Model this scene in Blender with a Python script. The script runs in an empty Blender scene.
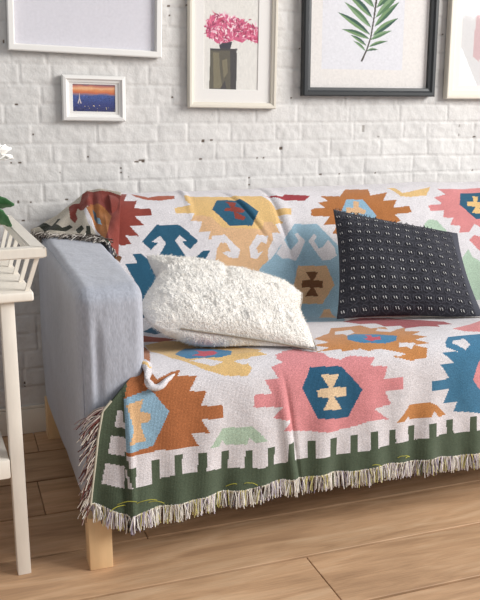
import bpy, bmesh, math, random
import numpy as np
from mathutils import Vector, Matrix
PAT=[["red",[[0.427,0.133],[0.464,0.143],[0.497,0.109],[0.505,0.165],[0.549,0.158],[0.527,0.214],[0.57,0.211],[0.553,0.246],[0.607,0.251],[0.606,0.276],[0.551,0.276],[0.575,0.308],[0.531,0.31],[0.555,0.344],[0.511,0.339],[0.529,0.369],[0.494,0.372],[0.457,0.342],[0.402,0.339]]],["brown",[[0.467,0.392],[0.493,0.409],[0.485,0.425],[0.462,0.407]]],["teal",[[0.617,0.31],[0.692,0.314],[0.743,0.371],[0.713,0.398],[0.69,0.371],[0.707,0.369],[0.687,0.348],[0.668,0.364],[0.691,0.411],[0.707,0.438],[0.598,0.432],[0.614,0.407],[0.638,0.372],[0.622,0.346],[0.592,0.366],[0.612,0.37],[0.587,0.392],[0.562,0.364]]],["teal",[[0.528,0.402],[0.554,0.403],[0.582,0.431],[0.707,0.438],[0.755,0.405],[0.778,0.406],[0.737,0.466],[0.711,0.562],[0.557,0.607],[0.52,0.604],[0.527,0.497],[0.5,0.432],[0.538,0.431]]],["rust",[[0.56,0.152],[0.61,0.194],[0.653,0.182],[0.699,0.186],[0.696,0.207],[0.644,0.216],[0.597,0.207],[0.569,0.183]]],["yellow",[[0.73,0.197],[0.997,0.214],[1.023,0.246],[1.031,0.272],[1.085,0.274],[1.079,0.297],[1.032,0.298],[1.049,0.324],[1.016,0.326],[1.028,0.359],[1.0,0.357],[0.999,0.381],[0.976,0.414],[0.967,0.475],[0.936,0.546],[0.801,0.536],[0.79,0.444],[0.81,0.371],[0.777,0.369],[0.788,0.343],[0.751,0.341],[0.766,0.307],[0.73,0.302],[0.745,0.277],[0.682,0.271],[0.686,0.251],[0.738,0.245],[0.727,0.221]]],["peach",[[0.743,0.285],[0.773,0.286],[0.802,0.295],[0.83,0.331],[0.967,0.342],[0.978,0.317],[1.007,0.319],[1.028,0.359],[1.0,0.357],[0.999,0.381],[0.976,0.414],[0.967,0.475],[0.936,0.546],[0.801,0.536],[0.79,0.444],[0.81,0.371],[0.777,0.369],[0.788,0.343],[0.751,0.341],[0.766,0.307],[0.73,0.302]]],["white",[[0.792,0.357],[0.833,0.355],[0.88,0.409],[0.869,0.435],[0.842,0.433],[0.817,0.415],[0.839,0.41],[0.848,0.417],[0.836,0.383],[0.816,0.382],[0.799,0.404],[0.772,0.403]]],["white",[[0.984,0.367],[0.946,0.361],[0.912,0.401],[0.913,0.438],[0.934,0.442],[0.958,0.417],[0.94,0.423],[0.936,0.405],[0.956,0.386],[0.973,0.394]]],["teal",[[0.835,0.224],[0.914,0.229],[0.965,0.28],[0.934,0.329],[0.855,0.326],[0.808,0.265]]],["red",[[0.861,0.233],[0.897,0.24],[0.889,0.257],[0.921,0.271],[0.912,0.282],[0.887,0.28],[0.918,0.3],[0.906,0.31],[0.88,0.302],[0.878,0.276],[0.848,0.271],[0.857,0.26],[0.875,0.26]]],["crimson",[[1.006,0.209],[1.068,0.221],[1.08,0.207],[1.172,0.219],[1.145,0.243],[1.069,0.239]]],["lblue",[[1.084,0.33],[1.167,0.334],[1.221,0.404],[1.239,0.43],[1.241,0.568],[1.117,0.83],[0.928,0.685],[0.931,0.579],[0.931,0.486],[0.947,0.467],[0.986,0.442],[1.038,0.384]]],["white",[[1.038,0.384],[1.049,0.405],[1.061,0.416],[1.087,0.39],[1.077,0.368],[1.089,0.362],[1.113,0.391],[1.069,0.457],[1.042,0.446],[1.024,0.448],[1.002,0.43]]],["white",[[1.197,0.392],[1.174,0.415],[1.158,0.421],[1.145,0.393],[1.159,0.376],[1.15,0.368],[1.123,0.392],[1.163,0.463],[1.192,0.462],[1.217,0.449],[1.214,0.421]]],["peach",[[1.074,0.475],[1.174,0.481],[1.193,0.547],[1.138,0.609],[1.067,0.603],[1.046,0.54]]],["brown",[[1.095,0.497],[1.142,0.5],[1.119,0.527],[1.152,0.531],[1.148,0.554],[1.116,0.552],[1.129,0.582],[1.082,0.578],[1.105,0.551],[1.076,0.549],[1.08,0.526],[1.109,0.526]]],["peach",[[1.094,0.692],[1.139,0.629],[1.16,0.631],[1.143,0.722]]],["white",[[0.944,0.694],[0.989,0.632],[1.019,0.646],[1.004,0.731]]],["ochre",[[1.32,0.186],[1.282,0.23],[1.209,0.221],[1.23,0.247],[1.19,0.254],[1.21,0.276],[1.157,0.278],[1.151,0.304],[1.217,0.31],[1.192,0.338],[1.24,0.341],[1.216,0.372],[1.263,0.378],[1.281,0.425],[1.356,0.429],[1.395,0.388],[1.453,0.391],[1.441,0.354],[1.485,0.338],[1.466,0.314],[1.535,0.31],[1.534,0.286],[1.469,0.287],[1.49,0.259],[1.439,0.257],[1.471,0.218],[1.398,0.231],[1.407,0.193]]],["lblue2",[[1.299,0.246],[1.36,0.249],[1.395,0.315],[1.361,0.365],[1.293,0.361],[1.266,0.294]]],["peach",[[1.322,0.256],[1.345,0.257],[1.335,0.278],[1.361,0.294],[1.35,0.309],[1.329,0.301],[1.329,0.334],[1.303,0.333],[1.314,0.3],[1.284,0.299],[1.288,0.279],[1.315,0.281]]],["yellow",[[1.485,0.19],[1.512,0.192],[1.528,0.227],[1.573,0.218],[1.66,0.195],[1.619,0.242],[1.551,0.248],[1.513,0.242]]],["mint",[[1.578,0.353],[1.597,0.339],[1.63,0.341],[1.661,0.38],[1.681,0.403],[1.694,0.5],[1.737,0.454],[1.747,0.484],[1.777,0.505],[1.8,0.554],[1.747,0.653],[1.504,0.624],[1.494,0.487],[1.538,0.425]]],["pink",[[1.68,0.211],[1.734,0.214],[1.956,0.206],[2.043,0.211],[1.999,0.259],[2.057,0.27],[2.001,0.298],[2.066,0.305],[2.059,0.329],[1.982,0.333],[1.999,0.366],[1.936,0.37],[1.935,0.409],[1.839,0.411],[1.798,0.371],[1.783,0.363],[1.755,0.392],[1.712,0.394],[1.723,0.368],[1.682,0.362],[1.701,0.336],[1.66,0.334],[1.671,0.306],[1.613,0.307],[1.612,0.284],[1.671,0.28],[1.648,0.253],[1.699,0.241]]],["pink",[[1.748,0.422],[1.773,0.404],[1.812,0.418],[1.823,0.485],[1.791,0.476]]],["teal",[[1.764,0.238],[1.85,0.237],[1.922,0.274],[1.877,0.348],[1.796,0.345],[1.74,0.287]]],["yellow",[[1.809,0.251],[1.833,0.256],[1.82,0.278],[1.875,0.28],[1.868,0.301],[1.82,0.303],[1.835,0.327],[1.785,0.321],[1.805,0.298],[1.772,0.293],[1.778,0.276],[1.807,0.277]]],["teal",[[0.524,0.666],[0.561,0.64],[0.578,0.71],[0.545,0.73]]],["rust",[[0.507,0.727],[0.549,0.835],[0.571,0.897],[0.518,0.902],[0.477,0.873]]],["crimson",[[1.106,0.836],[1.188,0.792],[1.246,0.846],[1.295,0.942],[1.352,1.009],[1.336,1.076],[1.292,1.068],[1.279,1.1],[1.242,1.055],[1.188,1.064],[1.207,1.005],[1.162,0.997],[1.163,0.936],[1.122,0.919]]],["ochre2",[[0.972,1.022],[1.016,0.942],[1.069,0.943],[1.112,0.937],[1.111,1.008],[1.157,1.005],[1.135,1.073],[1.198,1.047],[1.167,1.1],[1.205,1.12],[1.17,1.135],[1.204,1.154],[1.162,1.162],[1.195,1.181],[1.151,1.183],[1.181,1.197],[1.17,1.224],[1.121,1.226],[1.071,1.212],[1.094,1.202],[1.045,1.184],[1.006,1.188],[0.989,1.177],[0.937,1.179],[0.934,1.169],[0.862,1.17],[0.907,1.158],[0.869,1.137],[0.919,1.132],[0.893,1.094]]],["white",[[0.997,1.008],[1.051,1.0],[1.034,1.057],[0.99,1.097],[0.995,1.062],[0.969,1.066]]],["white",[[1.11,1.168],[1.158,1.175],[1.134,1.194],[1.12,1.183],[1.101,1.186]]],["white",[[1.017,1.186],[1.063,1.193],[1.113,1.207],[1.091,1.212],[1.038,1.2]]],["white",[[1.126,1.018],[1.153,1.075],[1.123,1.095],[1.099,1.058]]],["pinkF",[[0.754,1.164],[0.805,1.157],[0.845,1.172],[0.803,1.188],[0.755,1.179]]],["blue",[[0.99,1.097],[1.022,1.081],[1.124,1.131],[1.106,1.158],[1.068,1.166],[0.999,1.155],[0.973,1.131]]],["crimson2",[[1.04,1.106],[1.055,1.111],[1.049,1.128],[1.074,1.126],[1.067,1.145],[1.048,1.147],[1.036,1.153],[1.023,1.142],[1.021,1.135],[1.035,1.132]]],["pink",[[1.3,1.128],[1.378,1.1],[1.432,1.071],[1.48,1.1],[1.43,1.17],[1.329,1.149]]],["yellow",[[0.47,0.929],[0.535,0.893],[0.614,0.966],[0.681,1.101],[0.73,1.133],[0.713,1.147],[0.735,1.161],[0.687,1.162],[0.67,1.171],[0.68,1.199],[0.665,1.219],[0.607,1.212],[0.56,1.19],[0.519,1.154],[0.489,1.125],[0.46,1.03]]],["white",[[0.528,1.151],[0.572,1.15],[0.615,1.17],[0.581,1.18]]],["white",[[0.639,1.17],[0.669,1.165],[0.696,1.175],[0.662,1.187]]],["blue",[[0.509,1.096],[0.552,1.037],[0.654,1.116],[0.642,1.144],[0.61,1.153],[0.53,1.141],[0.512,1.116]]],["crimson2",[[0.565,1.083],[0.583,1.105],[0.607,1.104],[0.614,1.124],[0.594,1.138],[0.572,1.139],[0.545,1.126],[0.568,1.118]]],["pinkF",[[0.766,1.191],[0.75,1.175],[0.791,1.174],[0.833,1.16],[0.863,1.169],[0.925,1.192],[0.958,1.196],[1.02,1.208],[1.001,1.228],[1.051,1.233],[1.039,1.266],[1.096,1.267],[1.096,1.299],[1.042,1.299],[1.06,1.336],[1.009,1.343],[1.052,1.376],[0.992,1.374],[0.958,1.383],[0.946,1.384],[0.883,1.39],[0.799,1.376],[0.752,1.367],[0.771,1.343],[0.725,1.332],[0.75,1.306],[0.673,1.297],[0.677,1.267],[0.724,1.268],[0.708,1.233],[0.743,1.232],[0.73,1.202]]],["white",[[0.878,1.167],[0.941,1.187],[0.952,1.195],[0.921,1.203],[0.891,1.191]]],["pinkF",[[0.774,1.154],[0.813,1.146],[0.837,1.156],[0.814,1.173],[0.774,1.175]]],["tealF",[[0.834,1.213],[0.919,1.22],[0.975,1.286],[0.934,1.358],[0.849,1.35],[0.806,1.264]]],["cross",[[0.86,1.237],[0.911,1.239],[0.892,1.271],[0.929,1.276],[0.931,1.299],[0.894,1.297],[0.917,1.333],[0.863,1.328],[0.88,1.298],[0.849,1.292],[0.847,1.274],[0.881,1.272]]],["blueF",[[1.243,1.186],[1.262,1.168],[1.367,1.166],[1.47,1.187],[1.456,1.416],[1.252,1.379],[1.263,1.352],[1.219,1.352],[1.237,1.315],[1.184,1.315],[1.181,1.287],[1.237,1.285],[1.21,1.246],[1.254,1.246],[1.221,1.215],[1.271,1.217],[1.238,1.202]]],["white",[[1.27,1.182],[1.306,1.18],[1.315,1.201],[1.294,1.214],[1.277,1.2],[1.262,1.192]]],["pinkF",[[1.33,1.25],[1.351,1.233],[1.418,1.24],[1.45,1.299],[1.419,1.359],[1.357,1.354],[1.31,1.298]]],["ochre2",[[1.076,1.39],[1.096,1.368],[1.114,1.345],[1.178,1.345],[1.2,1.356],[1.227,1.384],[1.205,1.39],[1.189,1.371],[1.18,1.387],[1.118,1.387],[1.112,1.375],[1.1,1.388]]],["mint",[[0.559,1.385],[0.591,1.34],[0.669,1.345],[0.711,1.39],[0.674,1.388],[0.661,1.373],[0.655,1.391],[0.6,1.385],[0.59,1.371],[0.582,1.386]]],["orange",[[0.462,0.942],[0.46,1.03],[0.426,1.178],[0.437,1.203],[0.478,1.185],[0.499,1.182],[0.49,1.199],[0.537,1.204],[0.512,1.239],[0.556,1.244],[0.539,1.278],[0.595,1.283],[0.594,1.315],[0.538,1.311],[0.557,1.346],[0.512,1.343],[0.531,1.378],[0.434,1.375],[0.353,1.378],[0.332,1.375],[0.343,1.205],[0.393,1.158]]],["lblue2",[[0.351,1.24],[0.417,1.223],[0.459,1.282],[0.417,1.362],[0.359,1.369],[0.342,1.369]]],["peachF",[[0.357,1.254],[0.398,1.245],[0.389,1.273],[0.413,1.282],[0.412,1.3],[0.388,1.304],[0.4,1.348],[0.359,1.349],[0.37,1.316],[0.363,1.279]]],["green",[[0.367,1.195],[0.326,1.23],[0.291,1.254],[0.269,1.327],[0.254,1.399],[0.237,1.5],[0.353,1.566],[0.358,1.414],[0.354,1.376],[0.355,1.29],[0.355,1.238]]],["white",[[0.338,1.264],[0.35,1.268],[0.354,1.311],[0.328,1.306]]],["white",[[0.32,1.327],[0.354,1.334],[0.352,1.381],[0.311,1.37]]],["white",[[0.305,1.394],[0.35,1.406],[0.345,1.46],[0.294,1.444]]],["green",[[0.355,1.457],[0.382,1.458],[0.411,1.458],[0.436,1.447],[0.471,1.443],[0.507,1.442],[0.565,1.444],[0.628,1.45],[0.684,1.457],[0.743,1.454],[0.807,1.453],[0.861,1.454],[0.921,1.455],[0.982,1.455],[1.038,1.449],[1.096,1.446],[1.154,1.444],[1.216,1.441],[1.277,1.442],[1.374,1.444],[1.543,1.445],[1.556,1.641],[1.38,1.568],[0.798,1.59],[0.528,1.597],[0.351,1.565]]],["green",[[0.357,1.408],[0.372,1.408],[0.369,1.466],[0.355,1.467]]],["green",[[0.412,1.398],[0.433,1.399],[0.431,1.461],[0.41,1.46]]],["green",[[0.469,1.393],[0.488,1.393],[0.486,1.452],[0.467,1.451]]],["green",[[0.527,1.396],[0.549,1.396],[0.547,1.451],[0.526,1.45]]],["green",[[0.588,1.401],[0.608,1.401],[0.607,1.454],[0.587,1.454]]],["green",[[0.65,1.407],[0.668,1.407],[0.668,1.461],[0.649,1.461]]],["green",[[0.709,1.407],[0.728,1.407],[0.727,1.462],[0.708,1.462]]],["green",[[0.764,1.403],[0.782,1.403],[0.782,1.459],[0.764,1.459]]],["green",[[0.821,1.406],[0.842,1.406],[0.842,1.46],[0.821,1.459]]],["green",[[0.882,1.407],[0.902,1.407],[0.902,1.46],[0.882,1.46]]],["green",[[0.941,1.407],[0.962,1.407],[0.963,1.461],[0.941,1.46]]],["green",[[0.999,1.404],[1.02,1.404],[1.02,1.458],[1.0,1.458]]],["green",[[1.055,1.406],[1.075,1.406],[1.076,1.455],[1.056,1.455]]],["green",[[1.114,1.405],[1.134,1.405],[1.135,1.452],[1.115,1.452]]],["green",[[1.173,1.403],[1.196,1.403],[1.198,1.449],[1.174,1.448]]],["green",[[1.231,1.402],[1.251,1.402],[1.253,1.448],[1.232,1.448]]],["green",[[1.304,1.401],[1.325,1.401],[1.327,1.449],[1.306,1.449]]],["green",[[1.375,1.399],[1.395,1.398],[1.398,1.45],[1.378,1.45]]],["green",[[1.445,1.399],[1.465,1.398],[1.468,1.45],[1.448,1.45]]],["white",[[0.352,1.411],[0.362,1.458],[0.353,1.459]]]]
PATCH=[["dgreen",[[0.038,0.119],[0.094,0.0],[0.2,0.519],[0.238,0.225],[0.288,0.431],[0.25,0.588],[0.325,0.719],[0.4,0.638],[0.431,0.706],[0.369,0.825],[0.256,0.825],[0.144,0.725]]],["dgreen",[[0.462,0.788],[0.512,0.731],[0.531,0.8],[0.494,0.912],[0.469,0.888]]],["dgreen",[[0.55,0.756],[0.581,0.762],[0.581,0.95],[0.544,0.95]]],["red",[[0.531,0.0],[0.638,0.038],[0.719,0.05],[0.888,0.025],[1.0,0.056],[1.0,1.0],[0.862,1.0],[0.756,0.994],[0.688,0.912],[0.631,0.544],[0.581,0.369],[0.538,0.425],[0.469,0.262],[0.45,0.375],[0.475,0.525],[0.45,0.612],[0.394,0.494],[0.356,0.106],[0.4,0.094],[0.494,0.169]]],["ochre",[[0.606,0.338],[0.712,0.294],[0.838,0.375],[0.894,0.462],[0.812,0.756],[0.744,0.981],[0.694,0.894],[0.638,0.5]]],["ochre",[[0.562,0.394],[0.619,0.381],[0.694,0.706],[0.7,0.906],[0.625,0.762]]],["slate",[[0.631,0.419],[0.681,0.456],[0.7,0.681],[0.638,0.6]]],["lblue2",[[0.688,0.55],[0.725,0.562],[0.738,0.675],[0.688,0.669]]],["white",[[0.538,0.425],[0.562,0.394],[0.638,0.775],[0.706,0.888],[0.675,0.956],[0.569,0.719]]],["green",[[0.594,0.988],[0.706,0.888],[0.831,1.0],[0.975,1.0],[0.956,1.0],[0.7,1.0]]]]
LEAFART=[["leafD",[[1.489,1.3653],[1.4752,1.3808],[1.4601,1.3942],[1.4441,1.4058],[1.4273,1.4155],[1.4097,1.4233],[1.3915,1.4296],[1.373,1.4349],[1.3543,1.4396],[1.3708,1.4321],[1.3874,1.4242],[1.404,1.4159],[1.4208,1.4069],[1.4377,1.3973],[1.4547,1.3871],[1.4718,1.3763]]],["leafL",[[1.489,1.3653],[1.4684,1.3719],[1.4493,1.3799],[1.4313,1.3889],[1.4144,1.3984],[1.3984,1.4085],[1.3833,1.4188],[1.3686,1.4292],[1.3543,1.4396],[1.3708,1.4321],[1.3874,1.4242],[1.404,1.4159],[1.4208,1.4069],[1.4377,1.3973],[1.4547,1.3871],[1.4718,1.3763]]],["leafM",[[1.4921,1.3896],[1.482,1.4059],[1.4704,1.4204],[1.4577,1.4331],[1.4437,1.444],[1.4288,1.4533],[1.4132,1.4612],[1.3971,1.468],[1.3808,1.4744],[1.3945,1.4655],[1.4082,1.4564],[1.4219,1.4467],[1.4358,1.4365],[1.4497,1.4256],[1.4638,1.414],[1.4779,1.402]]],["leafM2",[[1.4921,1.3896],[1.4737,1.398],[1.4571,1.4077],[1.4418,1.4181],[1.4279,1.429],[1.415,1.4402],[1.4031,1.4516],[1.3918,1.463],[1.3808,1.4744],[1.3945,1.4655],[1.4082,1.4564],[1.4219,1.4467],[1.4358,1.4365],[1.4497,1.4256],[1.4638,1.414],[1.4779,1.402]]],["leafD2",[[1.4855,1.3513],[1.4726,1.3611],[1.4592,1.3689],[1.4453,1.375],[1.4311,1.3792],[1.4166,1.3817],[1.4018,1.3828],[1.3868,1.3829],[1.3718,1.3825],[1.3858,1.3802],[1.3998,1.3777],[1.4139,1.3747],[1.4281,1.3711],[1.4423,1.3669],[1.4566,1.3621],[1.471,1.3569]]],["leafL",[[1.4855,1.3513],[1.4694,1.3526],[1.4541,1.3554],[1.4393,1.3589],[1.425,1.3631],[1.4113,1.3677],[1.3979,1.3726],[1.3848,1.3775],[1.3718,1.3825],[1.3858,1.3802],[1.3998,1.3777],[1.4139,1.3747],[1.4281,1.3711],[1.4423,1.3669],[1.4566,1.3621],[1.471,1.3569]]],["leafD",[[1.4742,1.3267],[1.4679,1.3355],[1.4607,1.3431],[1.453,1.3494],[1.4448,1.3542],[1.4361,1.3578],[1.427,1.3602],[1.4177,1.3618],[1.4083,1.363],[1.4164,1.3601],[1.4246,1.3569],[1.4327,1.3533],[1.4409,1.3491],[1.4492,1.3442],[1.4575,1.3388],[1.4658,1.3329]]],["leafL",[[1.4742,1.3267],[1.4638,1.3302],[1.4543,1.3345],[1.4454,1.3391],[1.4371,1.3439],[1.4294,1.3488],[1.4221,1.3536],[1.4151,1.3584],[1.4083,1.363],[1.4164,1.3601],[1.4246,1.3569],[1.4327,1.3533],[1.4409,1.3491],[1.4492,1.3442],[1.4575,1.3388],[1.4658,1.3329]]],["leafM",[[1.4708,1.3092],[1.4663,1.3169],[1.4611,1.3237],[1.4553,1.3294],[1.4491,1.3339],[1.4425,1.3373],[1.4355,1.3397],[1.4283,1.3414],[1.421,1.3427],[1.4272,1.3401],[1.4333,1.3373],[1.4395,1.334],[1.4457,1.3302],[1.4519,1.3256],[1.4582,1.3205],[1.4645,1.315]]],["leafM2",[[1.4708,1.3092],[1.4627,1.313],[1.4553,1.3174],[1.4485,1.3219],[1.4422,1.3264],[1.4365,1.3307],[1.4311,1.3349],[1.426,1.3388],[1.421,1.3427],[1.4272,1.3401],[1.4333,1.3373],[1.4395,1.334],[1.4457,1.3302],[1.4519,1.3256],[1.4582,1.3205],[1.4645,1.315]]],["leafD2",[[1.5041,1.3935],[1.521,1.4026],[1.536,1.413],[1.5497,1.424],[1.5621,1.4356],[1.5733,1.4474],[1.5837,1.4594],[1.5934,1.4714],[1.6028,1.4834],[1.5904,1.4737],[1.5779,1.4638],[1.5655,1.4534],[1.5532,1.4425],[1.5409,1.4309],[1.5286,1.4188],[1.5164,1.4062]]],["leafL",[[1.5041,1.3935],[1.5118,1.4098],[1.5212,1.4246],[1.5321,1.4378],[1.5443,1.4493],[1.5578,1.4594],[1.5722,1.4681],[1.5874,1.476],[1.6028,1.4834],[1.5904,1.4737],[1.5779,1.4638],[1.5655,1.4534],[1.5532,1.4425],[1.5409,1.4309],[1.5286,1.4188],[1.5164,1.4062]]],["leafD",[[1.4973,1.3621],[1.5139,1.3676],[1.5291,1.3745],[1.5432,1.3823],[1.5563,1.3908],[1.5684,1.3998],[1.5798,1.409],[1.5907,1.4185],[1.6014,1.4279],[1.5882,1.4212],[1.5751,1.4143],[1.562,1.4069],[1.549,1.399],[1.536,1.3905],[1.5231,1.3814],[1.5101,1.3718]]],["leafL",[[1.4973,1.3621],[1.5064,1.3761],[1.517,1.3882],[1.5288,1.3986],[1.5417,1.4072],[1.5556,1.4141],[1.5704,1.4195],[1.5858,1.424],[1.6014,1.4279],[1.5882,1.4212],[1.5751,1.4143],[1.562,1.4069],[1.549,1.399],[1.536,1.3905],[1.5231,1.3814],[1.5101,1.3718]]],["leafM",[[1.4897,1.348],[1.5022,1.35],[1.514,1.3533],[1.5252,1.3573],[1.5358,1.3618],[1.5459,1.3666],[1.5557,1.3716],[1.5652,1.3767],[1.5746,1.3817],[1.5638,1.3791],[1.5531,1.3762],[1.5424,1.3729],[1.5318,1.3689],[1.5212,1.3644],[1.5107,1.3593],[1.5002,1.3537]]],["leafM2",[[1.4897,1.348],[1.4981,1.3574],[1.5074,1.3653],[1.5173,1.3715],[1.5278,1.3761],[1.5389,1.3791],[1.5505,1.3807],[1.5625,1.3815],[1.5746,1.3817],[1.5638,1.3791],[1.5531,1.3762],[1.5424,1.3729],[1.5318,1.3689],[1.5212,1.3644],[1.5107,1.3593],[1.5002,1.3537]]],["leafD2",[[1.4825,1.3234],[1.4936,1.3251],[1.5043,1.3277],[1.5147,1.3307],[1.5249,1.3338],[1.5348,1.337],[1.5445,1.3402],[1.5542,1.3434],[1.5638,1.3464],[1.5535,1.3451],[1.5432,1.3436],[1.533,1.3416],[1.5228,1.339],[1.5127,1.3359],[1.5026,1.3321],[1.4925,1.3279]]],["leafL",[[1.4825,1.3234],[1.4915,1.3306],[1.5008,1.3364],[1.5106,1.341],[1.5207,1.3443],[1.5312,1.3462],[1.5419,1.3469],[1.5528,1.3469],[1.5638,1.3464],[1.5535,1.3451],[1.5432,1.3436],[1.533,1.3416],[1.5228,1.339],[1.5127,1.3359],[1.5026,1.3321],[1.4925,1.3279]]],["leafD",[[1.4749,1.3093],[1.4812,1.3091],[1.4875,1.3097],[1.4936,1.3104],[1.4998,1.3113],[1.5058,1.3121],[1.5119,1.3128],[1.5179,1.3134],[1.5239,1.3139],[1.5177,1.3149],[1.5115,1.3157],[1.5053,1.316],[1.4991,1.3157],[1.493,1.3149],[1.487,1.3134],[1.4809,1.3114]]],["leafL",[[1.4749,1.3093],[1.4806,1.3137],[1.4865,1.3171],[1.4924,1.3193],[1.4985,1.3202],[1.5047,1.3199],[1.5111,1.3185],[1.5174,1.3164],[1.5239,1.3139],[1.5177,1.3149],[1.5115,1.3157],[1.5053,1.316],[1.4991,1.3157],[1.493,1.3149],[1.487,1.3134],[1.4809,1.3114]]],["leafM",[[1.5015,1.4588],[1.494,1.4753],[1.4845,1.4898],[1.4735,1.5025],[1.4611,1.5134],[1.4475,1.5224],[1.4329,1.53],[1.4177,1.5365],[1.4023,1.5425],[1.4145,1.5337],[1.4267,1.5247],[1.4389,1.5152],[1.4513,1.505],[1.4637,1.4942],[1.4762,1.4828],[1.4888,1.471]]],["leafM2",[[1.5015,1.4588],[1.4837,1.4666],[1.468,1.4759],[1.4539,1.486],[1.4415,1.4967],[1.4304,1.5079],[1.4204,1.5194],[1.4112,1.5309],[1.4023,1.5425],[1.4145,1.5337],[1.4267,1.5247],[1.4389,1.5152],[1.4513,1.505],[1.4637,1.4942],[1.4762,1.4828],[1.4888,1.471]]],["leafD2",[[1.5096,1.4591],[1.5274,1.4671],[1.5433,1.4766],[1.5576,1.487],[1.5705,1.4981],[1.5821,1.5097],[1.5927,1.5216],[1.6025,1.5336],[1.6121,1.5456],[1.5992,1.5363],[1.5863,1.5268],[1.5734,1.5169],[1.5605,1.5064],[1.5477,1.4952],[1.535,1.4835],[1.5223,1.4714]]],["leafL",[[1.5096,1.4591],[1.5171,1.4757],[1.5267,1.4904],[1.5379,1.5034],[1.5506,1.5146],[1.5647,1.524],[1.5799,1.5321],[1.5958,1.5391],[1.6121,1.5456],[1.5992,1.5363],[1.5863,1.5268],[1.5734,1.5169],[1.5605,1.5064],[1.5477,1.4952],[1.535,1.4835],[1.5223,1.4714]]],["leafD",[[1.4948,1.4242],[1.4857,1.4406],[1.4749,1.4551],[1.4627,1.4679],[1.4493,1.4787],[1.4349,1.4879],[1.4195,1.4955],[1.4037,1.5022],[1.3876,1.5083],[1.4008,1.4995],[1.414,1.4904],[1.4272,1.4809],[1.4406,1.4707],[1.454,1.4599],[1.4675,1.4484],[1.4811,1.4365]]],["leafL",[[1.4948,1.4242],[1.4765,1.4323],[1.4601,1.4417],[1.4453,1.4519],[1.4318,1.4627],[1.4196,1.4739],[1.4084,1.4853],[1.3979,1.4968],[1.3876,1.5083],[1.4008,1.4995],[1.414,1.4904],[1.4272,1.4809],[1.4406,1.4707],[1.454,1.4599],[1.4675,1.4484],[1.4811,1.4365]]],["leafM",[[1.5069,1.4246],[1.5246,1.434],[1.5404,1.4446],[1.5546,1.456],[1.5675,1.468],[1.5791,1.4803],[1.5897,1.4928],[1.5997,1.5055],[1.6094,1.5181],[1.5964,1.5079],[1.5835,1.4976],[1.5707,1.4867],[1.5579,1.4754],[1.5451,1.4634],[1.5323,1.4508],[1.5196,1.4378]]],["leafM2",[[1.5069,1.4246],[1.5147,1.4417],[1.5243,1.457],[1.5356,1.4707],[1.5482,1.4828],[1.5623,1.4932],[1.5774,1.5023],[1.5932,1.5104],[1.6094,1.5181],[1.5964,1.5079],[1.5835,1.4976],[1.5707,1.4867],[1.5579,1.4754],[1.5451,1.4634],[1.5323,1.4508],[1.5196,1.4378]]],["leafstem",[[1.4518,1.2721],[1.46,1.2712],[1.4788,1.3128],[1.4935,1.355],[1.5032,1.4176],[1.5125,1.4866],[1.5089,1.5712],[1.5029,1.5709],[1.5044,1.4862],[1.4971,1.4174],[1.4874,1.3548],[1.4727,1.3127]]]]
VASEART=[["vase",[[0.8763,1.3024],[0.97,1.3046],[0.9736,1.2682],[0.9717,1.1712],[0.8733,1.1704],[0.8759,1.2598]]],["vaseL",[[0.8869,1.2928],[0.9085,1.2933],[0.9117,1.234],[0.9222,1.1741],[0.8896,1.1739]]],["vaseD",[[0.9482,1.3008],[0.9719,1.3013],[0.9736,1.2682],[0.9717,1.1712],[0.9515,1.171]]],["vaseL",[[0.9191,1.2672],[0.9372,1.2741],[0.9407,1.2278],[0.926,1.2076]]],["vaseD",[[0.9113,1.1707],[0.9297,1.201],[0.9368,1.1709]]],["vaseN",[[0.9051,1.3292],[0.9555,1.3305],[0.9482,1.3041],[0.9121,1.3032]]],["vaseD",[[0.8763,1.3057],[0.9737,1.308],[0.9737,1.3014],[0.8763,1.2991]]]]
BLOOM=[[0.8629, 1.3895], [0.8808, 1.4126], [0.9093, 1.4201], [0.945, 1.4117], [0.9883, 1.4034], [1.0248, 1.3883], [1.0543, 1.3761], [1.0564, 1.3265], [1.0249, 1.3357], [1.0102, 1.3419], [0.9919, 1.3282], [0.9592, 1.3372], [0.9375, 1.3268], [0.9015, 1.3226], [0.8837, 1.3352], [0.8625, 1.3443]]
GLARE5=[["glare", [[1.863, 1.3506], [1.8877, 1.3148], [1.9238, 1.2494], [1.9653, 1.1792], [1.9662, 1.1679], [1.8668, 1.1672], [1.8542, 1.3504]]]]

rng = np.random.default_rng(7); random.seed(7)
C = bpy.context.scene.collection
PI = math.pi
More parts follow.
